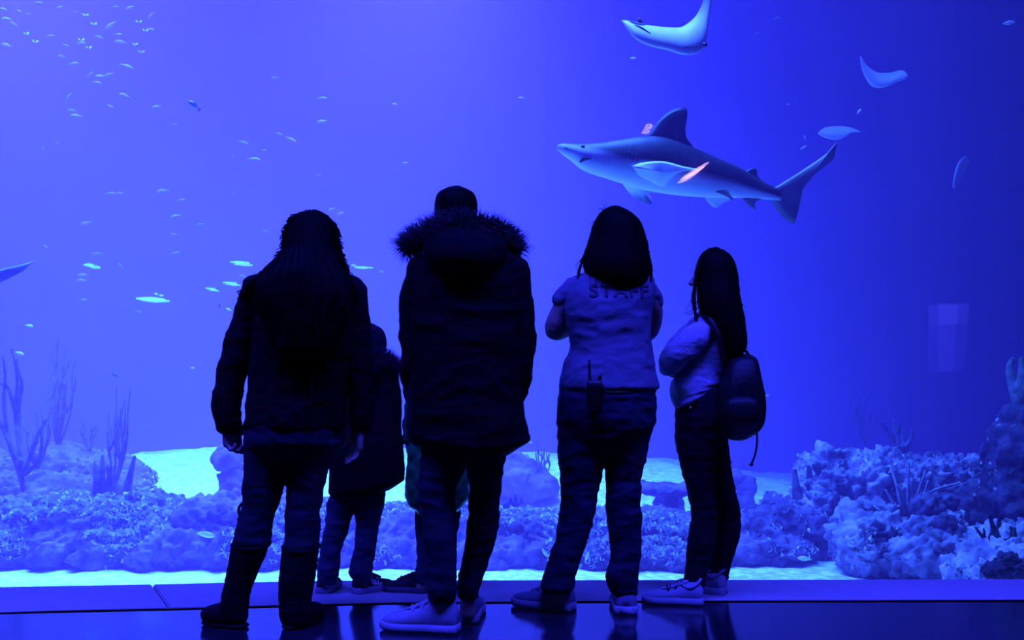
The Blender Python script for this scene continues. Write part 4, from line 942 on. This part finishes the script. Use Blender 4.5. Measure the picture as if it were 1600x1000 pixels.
hd = garment('hood', P, BLACK_CLOTH, lambda bm: (P.limb(bm, [(532, 570, .03, .05), (548, 562, .034, -.02), (575, 560, .036, -.08), (600, 562, .034, -.03), (614, 572, .03, .05)]), P.rows(bm, [(560, 548, 598, .06, -.05), (578, 545, 604, .085, -.06), (598, 555, 594, .05, -.08)])), wr=(.004, 9, 12), seed=24)
spikes('fur_trim', P, [P.p(534, 570, .05), P.p(548, 562, -.02), P.p(575, 558, -.09), P.p(602, 562, -.05), P.p(616, 576, .03)], .034, 3800, .046, FURM, hd, 5, 'fluffy fur round the hood edge', .0012)
garment('trousers', P, JEANS, lambda bm: (P.rows(bm, [(715, 520, 602, .085), (750, 518, 602, .08), (775, 522, 598, .055)]), P.rows(bm, Ll), P.rows(bm, Rl)), wr=(.009, 11, 22), seed=25, voxel=.007)
shoe(P, 503, 928, -8, .205, .080, .090, SHOE_DARK, SOLE, LACE, .026, stripes=3)
shoe(P, 553, 928, -48, .215, .078, .090, SHOE_DARK, SOLE, LACE, .026, stripes=3)

# --- D: child almost hidden behind the man
P = D = Figure('child almost hidden behind the hooded man, only green quilted coat hem and a sneaker showing', 672, 927)
dc = [(575, 655, 722, .075), (592, 645, 732, .095), (630, 641, 735, .11), (680, 640, 735, .12), (730, 636, 734, .13), (775, 634, 733, .13), (792, 645, 722, .115), (803, 657, 712, .09)]
Rl = [(790, 692, 722, None, .03), (840, 690, 714, None, .03), (880, 688, 710, None, .03), (912, 688, 710, None, .03)]
Ll = [(785, 650, 684), (810, 648, 678), (850, 651, 674), (880, 651, 674), (892, 649, 675), (902, 651, 673), (912, 653, 672)]
La = [(652, 604, .045), (645, 650, .042), (640, 684, .036, .01)]; Ra = [(728, 604, .045), (734, 650, .042), (726, 690, .036, .05)]
body(P, (688, 545, .19, -5, 0), inner(dc[:6]), [leg_axis(P, [(r[1], r[0] - 9, r[0] + 9) for r in La], 1.1), leg_axis(P, [(r[1], r[0] - 9, r[0] + 9) for r in Ra], 1.1)],
     [leg_axis(P, Ll, .7, (658, 916, .026, .0)), leg_axis(P, Rl, .7, (698, 914, .026, .04))],
     [(P.p(637, 682, .01), (.05, .1, -1), (1, 0, 0), (0, 1, 0), .13, 1.2), (P.p(726, 690, .05), (-.1, .2, -1), (-1, 0, 0), (0, 1, 0), .13, .8)], neck=(688, 572, 0))
coat_o = garment('coat', P, GREEN_COAT, lambda bm: (P.rows(bm, dc), P.limb(bm, La), P.limb(bm, Ra)), wr=(.003, 8, 14), seed=31, extra=lambda me: displace(me, lambda v: .006 * np.abs(np.sin((v[:, 0] * .8 + v[:, 2]) * 38)) + .006 * np.abs(np.sin((v[:, 0] * .8 - v[:, 2]) * 38)) - .006))
hair_mesh(P, [(512, 674, 702, .05), (520, 662, 714, .085), (540, 657, 719, .095, -.01), (560, 662, 714, .07, -.03)], HAIR_BLACK, P.o, (.003, 24, 14), seed=33)
garment('trousers', P, JEANS, lambda bm: (P.rows(bm, [(745, 648, 722, .075), (785, 650, 722, .07), (798, 654, 718, .05)]), P.rows(bm, Ll), P.rows(bm, Rl)), wr=(.004, 11, 30), seed=35, voxel=.007)
shoe(P, 668, 926, 76, .215, .080, .088, SHOE_DARK, SOLE_DARK, mat('dull_red_lace', (.25, .02, .04), .8), .024)
shoe(P, 700, 924, 20, .215, .080, .088, SHOE_DARK, SOLE_DARK, LACE, .024)

# --- E: woman in the staff shirt
P = E = Figure('woman with straight shoulder-length hair in pale staff shirt and dark trousers, radio on her belt', 935, 957)
tee = [(424, 918, 1004, .085), (432, 902, 1018, .10), (446, 890, 1023, .12), (470, 884, 1020, .135), (492, 883, 1017, .135), (526, 891, 1015, .13), (546, 892, 1017, .13), (566, 883, 1021, .14), (588, 877, 1026, .15), (606, 874, 1030, .155)]
La = [(888, 464, .036), (874, 488, .040, .02), (867, 516, .045, .05), (890, 512, .036, .16), (935, 498, .029, .22)]
Ra = [(1012, 458, .040), (1021, 488, .042, .04), (1012, 520, .040, .12), (985, 508, .034, .20), (950, 498, .028, .25)]
Ll = [(640, 871, 952), (700, 872, 948), (748, 876, 938), (779, 877, 932), (828, 871, 922), (874, 858, 907), (888, 853, 905), (900, 850, 900), (918, 845, 898)]
Rl = [(640, 944, 1024), (700, 945, 1013), (744, 948, 1001), (790, 948, 1001), (828, 952, 1001), (872, 956, 1000), (890, 948, 998), (902, 947, 997), (926, 956, 996)]
body(P, (962, 385, .225, 0, .0), inner(tee) + [(690, 885, 1010, .11)], [La, Ra], [leg_axis(P, Ll, .72, (874, 938, .034, 0)), leg_axis(P, Rl, .72, (977, 942, .034, .0))],
     [(P.p(935, 498, .22), (1, .1, .1), (0, .6, -.3), (0, .2, 1), .165, .5), (P.p(950, 498, .25), (-1, .1, .1), (0, .6, -.3), (0, .2, 1), .165, .5)], neck=(962, 428, 0))
shirt = garment('shirt', P, TEE, lambda bm: (P.rows(bm, tee), P.limb(bm, [(912, 446, .052, 0), (896, 452, .047, 0), (884, 460, .043, .005), (877, 466, .038, .006)]), P.limb(bm, [(1000, 448, .052, 0), (1014, 458, .044, .01), (1027, 471, .032, .02)])), wr=(.009, 7, 13), seed=41)
hip = [(590, 878, 1022, .145), (625, 872, 1024, .15), (665, 872, 1022, .145), (700, 880, 1006, .10)]
garment('trousers', P, JEANS if False else mat('navy_trousers', (.022, .025, .045), .85, (.036, .040, .07), 10, bump=.12, bscale=140, spec=.15), lambda bm: (P.rows(bm, hip), P.rows(bm, Ll), P.rows(bm, Rl)), wr=(.009, 8, 18), seed=43)
shoe(P, 896, 955, 64, .285, .105, .115, SHOE_GREY, SOLE, LACE, .034)
shoe(P, 978, 962, -3, .275, .112, .115, SHOE_GREY, SOLE, LACE, .034)
hairE = [(327, 945, 975, .06), (334, 936, 987, .09), (350, 927, 1002, .12), (380, 919, 1011, .13, -.01), (410, 911, 1016, .13, -.03), (428, 915, 1014, .11, -.05), (440, 930, 1010, .09, -.06), (449, 948, 1004, .06, -.07)]
h_ = hair_mesh(P, hairE, HAIR_BLACK, P.o, (.0012, 34, 3), seed=45)
el = [(945, 327), (930, 344), (921, 375), (910, 406), (903, 425)]; er = [(980, 330), (1002, 349), (1012, 387), (1018, 420), (1017, 430)]
strands('hair_strands', P, random_locks(P, el, er, 110, 7, 3, 60, .03) + [[(946, 328, 0), (944, 322, 0), (948, 320, 0)], [(930, 348, 0), (926, 346, 0), (924, 350, 0)], [(908, 405, 0), (900, 416, 0), (904, 424, 0)], [(1014, 400, 0), (1018, 418, 0), (1027, 426, 0)], [(944, 328, 0), (938, 326, 0), (934, 330, 0)]]
        + [[(920 + 9 * k, 424, -.12), (922 + 9 * k, 440, -.13), (921 + 9 * k + (k % 3), 446 + (k * 7) % 9, -.135)] for k in range(10)], HAIR_BLACK, h_, .0020, .001, 8)
# lettering across the back of the shirt
cu = bpy.data.curves.new('lettering', 'FONT'); cu.body = 'STAFF'; cu.align_x = 'CENTER'; cu.align_y = 'CENTER'; cu.size = .088; cu.extrude = .0; cu.space_character = 1.12; cu.resolution_u = 3; cu.offset = .0022
to = bpy.data.objects.new('tmp', cu); COL.objects.link(to)
me = bpy.data.meshes.new_from_object(to.evaluated_get(bpy.context.evaluated_depsgraph_get())); bpy.data.objects.remove(to)
bm = bmesh.new(); bm.from_mesh(me); bmesh.ops.subdivide_edges(bm, edges=[e for e in bm.edges if e.calc_length() > .012], cuts=2); bmesh.ops.triangulate(bm, faces=bm.faces)
tree = BVHTree.FromPolygons([v.co + base_of(P.o) for v in shirt.data.vertices], [tuple(p.vertices) for p in shirt.data.polygons])
c0 = P.p(963, 459, 0); txt_w = max(v.co.x for v in bm.verts) - min(v.co.x for v in bm.verts); k = P.m(92) / txt_w
for v in bm.verts:
    x, z = c0.x + v.co.x * k, c0.z + v.co.y * P.m(19) / .0637
    hit = tree.ray_cast(Vector((x, P.Y - 1.0, z)), Vector((0, 1, 0)))[0]
    v.co = Vector((x, (hit.y if hit else c0.y - .12) - .0035, z))
me = bpy.data.meshes.new('lettering'); bm.to_mesh(me); bm.free(); link('lettering', me, PRINT, shirt)
# belt and hand-held radio
bm = bmesh.new(); n = 28
tube(bm, [P.p(949, 612) + Vector((P.m(74.5) * math.cos(u), .150 * math.sin(u), 0)) for u in (2 * math.pi * k / n for k in range(n + 1))], [.007] * (n + 1), 8, 1, .6, round_ends=False); obj('belt', bm, PLASTIC, P.o)
bm = bmesh.new(); loft(bm, [(tuple(P.p(929, 640, -.172)), P.m(10), .018), (tuple(P.p(929, 620, -.175)), P.m(11.5), .020), (tuple(P.p(929, 596, -.175)), P.m(11.5), .020)], 16, 2, 5); rad = obj('radio', bm, PLASTIC, P.o)
bm = bmesh.new(); tube(bm, [P.p(922, 598, -.175), P.p(921, 580, -.178), P.p(921, 563, -.18)], [.006, .005, .004], 8); obj('antenna', bm, PLASTIC, rad)
bm = bmesh.new(); tube(bm, [P.p(936, 598, -.175), P.p(938, 588, -.178)], [.007, .007], 10); obj('knob', bm, PLASTIC, rad)
bm = bmesh.new(); tube(bm, [P.p(939, 598, -.19), P.p(944, 612, -.20), P.p(941, 632, -.20), P.p(938, 642, -.19)], [.004] * 4, 6); obj('radio_cable', bm, PLASTIC, rad)

# --- F: girl with the backpack
P = G = Figure('girl with long dark hair, pale jacket, black jeans and black backpack, turned to the left', 1085, 938)
hod = [(494, 1090, 1124, .075), (502, 1080, 1136, .105), (525, 1072, 1144, .12), (560, 1068, 1143, .12), (585, 1058, 1132, .12), (606, 1049, 1124, .13), (624, 1051, 1118, .125), (636, 1055, 1110, .12)]
La = [(1104, 514, .058, -.07), (1082, 531, .062, -.12), (1058, 554, .056, -.12), (1047, 570, .050, -.07), (1060, 574, .044, .04), (1095, 574, .036, .12)]
Ra = [(1092, 514, .055, .12), (1062, 540, .052, .15), (1050, 566, .048, .14), (1070, 572, .040, .02), (1090, 570, .032, -.06)]
Ll = [(650, 1056, 1126), (691, 1056, 1122), (737, 1066, 1118), (779, 1077, 1118), (809, 1080, 1119), (847, 1075, 1116), (881, 1072, 1106), (918, 1068, 1099)]
Rl = [(650, 1088, 1139, None, .08), (691, 1098, 1138, None, .10), (744, 1108, 1145, None, .13), (780, 1114, 1152, None, .15), (809, 1118, 1157, None, .16), (840, 1116, 1154, None, .17), (874, 1109, 1143, None, .18), (893, 1104, 1140, None, .18), (907, 1105, 1137, None, .18)]
bF, qF, MF = body(P, (1114, 434, .215, 62, .0), inner(hod, .8) + [(680, 1068, 1132, .09)], [leg_axis(P, [(r[1], r[0] - 9, r[0] + 9, None, r[3]) for r in La], 1.5), leg_axis(P, [(r[1], r[0] - 9, r[0] + 9, None, r[3]) for r in Ra], 1.5)],
     [leg_axis(P, Ll, .72, (1084, 934, .032, 0)), leg_axis(P, Rl, .72, (1120, 918, .030, .18))],
     [(P.p(1092, 574, .11), (.9, .25, .1), (0, -.6, -.3), (0, .2, 1), .16, .8), (P.p(1084, 570, -.05), (1, -.1, -.1), (.2, .5, -.6), (.1, -.3, .9), .16, .7)], neck=(1110, 500, 0))
def slant(me):
    v = verts(me); z0 = G.p(0, 600).z; k = np.clip((z0 - v[:, 2]) / .10, 0, 1); xl, xr = G.p(1055, 0).x, G.p(1118, 0).x
    v[:, 2] += k * .085 * np.clip((v[:, 0] - xl) / (xr - xl), 0, 1.2); set_verts(me, v)
garment('jacket', P, HOODIE, lambda bm: P.rows(bm, hod), wr=(.010, 7, 13), seed=51, extra=slant)
garment('sleeve', P, HOODIE, lambda bm: P.limb(bm, La[:5]), wr=(.010, 10, 16), seed=61)
garment('sleeve', P, HOODIE, lambda bm: P.limb(bm, Ra[:4]), wr=(.008, 10, 16), seed=62)
garment('trousers', P, BLACK_JEANS, lambda bm: (P.rows(bm, [(606, 1056, 1132, .12), (650, 1056, 1139, .12), (690, 1058, 1136, .09)]), P.rows(bm, Ll), P.rows(bm, Rl)), wr=(.006, 9, 22), seed=53)
bm = bmesh.new(); ball(bm, P.p(1079, 637, -.115), .006, 2); obj('rivet', bm, BUTTON, P.o)
shoe(P, 1099, 945, 78, .265, .095, .098, SHOE_PALE, SOLE, LACE_DARK, .030, laces=5)
shoe(P, 1134, 929, 58, .25, .095, .098, SHOE_PALE, SOLE, LACE_DARK, .030)
hairF = [(391, 1104, 1126, .05), (398, 1096, 1137, .085), (412, 1090, 1146, .11, -.01), (438, 1090, 1152, .11, -.03), (462, 1090, 1154, .10, -.06), (482, 1092, 1158, .09, -.08), (505, 1104, 1162, .08, -.10), (530, 1120, 1166, .06, -.12), (548, 1130, 1163, .045, -.13), (558, 1142, 1158, .03, -.14)]
h_ = hair_mesh(P, hairF, HAIR_BLACK, P.o, (.0035, 26, 6), seed=55)
fl = [(1096, 402), (1088, 420), (1085, 450), (1083, 475), (1088, 492)]; fr_ = [(1140, 402), (1149, 420), (1154, 462), (1162, 500), (1166, 535)]
strands('hair_strands', P, random_locks(P, fl, fr_, 120, 9, 4, 55, .03) + [[(1086, 450, -.04), (1080, 468, -.04), (1072, 485, -.04)], [(1090, 470, -.06), (1082, 484, -.06), (1068, 490, -.06)], [(1094, 478, -.06), (1080, 490, -.06), (1070, 492, -.06)], [(1160, 530, -.1), (1166, 545, -.1), (1172, 557, -.1)], [(1152, 455, -.1), (1158, 470, -.1), (1163, 480, -.1)]], HAIR_BLACK, h_, .0024, .003, 10)
# backpack on her back
pk = [(557, 1149, 1175, .05, -.10), (563, 1138, 1180, .085, -.11), (590, 1128, 1187, .11, -.12), (620, 1120, 1192, .12, -.12), (650, 1119, 1192, .12, -.12), (670, 1125, 1185, .11, -.11), (684, 1138, 1166, .07, -.10)]
bp = garment('backpack', P, NYLON, lambda bm: P.rows(bm, pk, p=3.0), wr=(.004, 9, 10), seed=57)
garment('front_pocket', P, NYLON, lambda bm: P.rows(bm, [(622, 1140, 1180, .03, -.235), (630, 1132, 1186, .045, -.235), (655, 1132, 1186, .05, -.23), (670, 1138, 1178, .03, -.21)], p=3.2), wr=(.002, 9, 10), seed=58, parent=bp)
for nm, pts, r in (('strap', [(1100, 493, -.10), (1112, 503, -.15), (1124, 530, -.17), (1131, 565, -.15)], .014), ('top_handle', [(1152, 560, -.12), (1158, 548, -.14), (1167, 550, -.14), (1170, 561, -.12)], .007), ('lower_strap', [(1124, 640, -.16), (1128, 670, -.15), (1142, 684, -.13)], .010),
                   ('cord', [(1182, 668, -.14), (1183, 690, -.14), (1180, 710, -.14), (1174, 725, -.14)], .0045), ('zip', [(1136, 598, -.20), (1150, 585, -.215), (1170, 588, -.215), (1183, 602, -.19)], .004)):
    bm = bmesh.new(); tube(bm, [P.p(*q) for q in pts], [r] * len(pts), 8, 4); o = obj(nm, bm, NYLON if nm != 'zip' else mat('zip_metal', (.12, .12, .14), .35, metal=.8), bp)
bm = bmesh.new(); ball(bm, P.p(1174, 726, -.14), (.010, .007, .007), 2); obj('toggle', bm, PLASTIC, bp)
# ---------------------------------------------------------------- lamps in the hall behind the camera, seen mirrored in the window
def mirrored(px, py, inset=0.03):
    """where on the rear wall or the ceiling a lamp must hang to be mirrored at photo pixel (px, py)"""
    o = Vector((0, 0, HC)); d = W(px, py, 1.0) - o
    for a, b in zip(GL, GL[1:]):
        n = Vector((b.y - a.y, -(b.x - a.x), 0)).normalized(); t = (Vector((a.x, a.y, HC)) - o).dot(n) / d.dot(n); h = o + d * t
        if a.x <= h.x <= b.x: break
    r = d - n * (2 * d.dot(n)); tw = (-4.2 + inset - h.y) / r.y; tc = (5.05 - inset - h.z) / r.z if r.z > 0 else 1e9
    return h + r * min(tw, tc), tw < tc, min(tw, tc)
CYAN = emit('cyan_lamp_glow', (0.08, 0.85, 1.0), 30.0)
PINK = emit('pink_lamp_glow', (0.9, 0.55, 1.0), 20.0)
RED = emit('red_led_glow', (0.8, 0.05, 0.55), 2.2)
SCREEN = emit('dim_screen_glow', (0.08, 0.08, 1.0), 3.2)
SCREEN2 = emit('dimmer_screen_glow', (0.06, 0.06, 1.0), 1.8)
HOUSING = mat('lamp_housing', (.02, .02, .02), .6)
names = ['highest', 'second highest', 'third highest', 'fourth highest', 'lowest']
for i, (x, y) in enumerate(sorted([(134, 22), (217, 33), (41, 51), (127, 61), (211, 68)], key=lambda q: q[1])):
    p, wall, t = mirrored(x, y, .05)
    e = empty('ceiling_lamp', p, 'cyan spot lamp of the hall mirrored among the upper left school, %s of five' % names[i], 'lamp', 'cyan lamps mirrored at the upper left')
    bm = bmesh.new(); ball(bm, p, (.034, .022, .018), 2); obj('bulb', bm, CYAN, e)
    bm = bmesh.new(); up = Vector((0, -1, 0)) if wall else Vector((0, 0, 1)); tube(bm, [p + up * .012, p + up * .05], [.03, .036], 10, 1); obj('housing', bm, HOUSING, e)
for i, (x, y, w, h, lb) in enumerate([(235, 467, 38, 6, 'longest cyan strip lamp on the hall\'s rear wall, mirrored left of the long-haired woman'), (375, 410, 27, 4, 'cyan strip lamp mirrored right beside the long-haired woman\'s locks'), (359, 442, 20, 3, 'slim cyan strip lamp mirrored at the long-haired woman\'s shoulder'),
                               (329, 451, 13, 3, 'short cyan strip lamp mirrored between the longest and the slim one'), (139, 414, 12, 5, 'short cyan strip lamp mirrored furthest from the long-haired woman'), (244, 459, 4, 3, 'dot-like cyan lamp mirrored just above the longest strip')]):
    p, wall, t = mirrored(x, y, .06); s = (p - W(x, y, 5)).length * 0 + 14.0 / F
    e = empty('strip_lamp', p, lb, 'lamp', 'cyan strip lamps on the rear wall')
    bm = bmesh.new(); tube(bm, [p - Vector((w / 2 * s, 0, -.004)), p, p + Vector((w / 2 * s, 0, -.004))], [h * s * .25, h * s * .5, h * s * .25], 8, 3); obj('tube', bm, CYAN, e)
    bm = bmesh.new(); box(bm, p + Vector((-w / 2 * s, -.06, -.015)), p + Vector((w / 2 * s, -.035, .015))); obj('housing', bm, HOUSING, e, sm=False)
p, wall, t = mirrored(1013, 197, .05); s = 14 / F
e = empty('lamp_cluster', p, 'cluster of small pinkish bulbs, mirrored just before the shark\'s dorsal fin', 'lamp')
for dx, dz in ((-4, -2), (0, -3), (-1.5, 1.5), (3, 2), (5, 0), (3.5, -2.5)):
    bm = bmesh.new(); ball(bm, p + Vector((dx * s, 0, dz * s)), 1.9 * s, 2); obj('bulb', bm, PINK, e)
bm = bmesh.new(); box(bm, p + Vector((-.07, -.05, -.06)), p + Vector((.07, -.022, .06))); obj('plate', bm, HOUSING, e, sm=False)
p0, wall, t = mirrored(1064, 280, .05); p1, wall, t = mirrored(1106, 254, .05)
e = empty('neon_tube', (p0 + p1) / 2, 'slanting pink neon tube in the hall, mirrored across the shark\'s flank', 'lamp')
bm = bmesh.new(); tube(bm, [p0, p0 * .6 + p1 * .4 + Vector((0, 0, -.012)), p1], [.008, .032, .012], 8, 4); obj('tube', bm, PINK, e)
for q in (p0, p1):
    bm = bmesh.new(); tube(bm, [q, q + Vector((0, -.05, 0))], [.008, .008], 6, 1); obj('bracket', bm, HOUSING, e)
p, wall, t = mirrored(1014, 126, .05)
e = empty('led_sign', p, 'tiny red dotted light in the hall, mirrored below the top ray', 'light')
for k in range(9):
    bm = bmesh.new(); ball(bm, p + Vector((random.uniform(-3, 3) * s, 0, 0)) + Vector((0, (k - 4) * 3.4 * s, 0) if not wall else (0, 0, (k - 4) * 3.4 * s)), .9 * s, 1); obj('diode', bm, RED, e)
# information screen on a stand at the right of the hall
def mirrored_at(px, py, Yr):
    p, _, _ = mirrored(px, py); o = Vector((0, 0, HC)); d = W(px, py, 1) - o
    a, b = GL[1], GL[2]; n = Vector((b.y - a.y, -(b.x - a.x), 0)).normalized(); t = (Vector((a.x, a.y, HC)) - o).dot(n) / d.dot(n); h = o + d * t
    r = d - n * (2 * d.dot(n)); return h + r * ((Yr - h.y) / r.y)
c = [mirrored_at(x, y, -2.2) for x, y in ((1466, 474), (1514, 474), (1505, 580), (1466, 580))]
e = empty('info_screen', (c[2].x * .5 + c[3].x * .5, -2.2, 0), 'dim upright information screen on a stand, mirrored above the right reef', 'screen')
def quad(P_, y0, y1):
    bm = bmesh.new(); A = [bm.verts.new((v.x, y0, v.z)) for v in P_]; B = [bm.verts.new((v.x, y1, v.z)) for v in P_]
    bm.faces.new(A); bm.faces.new(list(reversed(B)))
    for i in range(4): bm.faces.new((A[i], A[(i + 1) % 4], B[(i + 1) % 4], B[i]))
    return bm
mid_l, mid_r = c[0].lerp(c[3], .3), c[1].lerp(c[2], .3)
obj('picture', quad([c[0], c[1], mid_r, mid_l], -2.20, -2.19), SCREEN, e, sm=False)
obj('picture', quad([mid_l, mid_r, c[2], c[3]], -2.20, -2.19), SCREEN2, e, sm=False)
obj('case', quad(c, -2.26, -2.205), HOUSING, e, sm=False)
bm = bmesh.new(); q = (c[2] + c[3]) / 2; tube(bm, [Vector((q.x, -2.24, 0.02)), Vector((q.x, -2.24, q.z))], [.03, .03], 10, 1); obj('post', bm, HOUSING, e)
bm = bmesh.new(); tube(bm, [Vector((q.x, -2.24, 0.0)), Vector((q.x, -2.24, .03))], [.2, .2], 20, 1, round_ends=False); obj('base', bm, HOUSING, e)
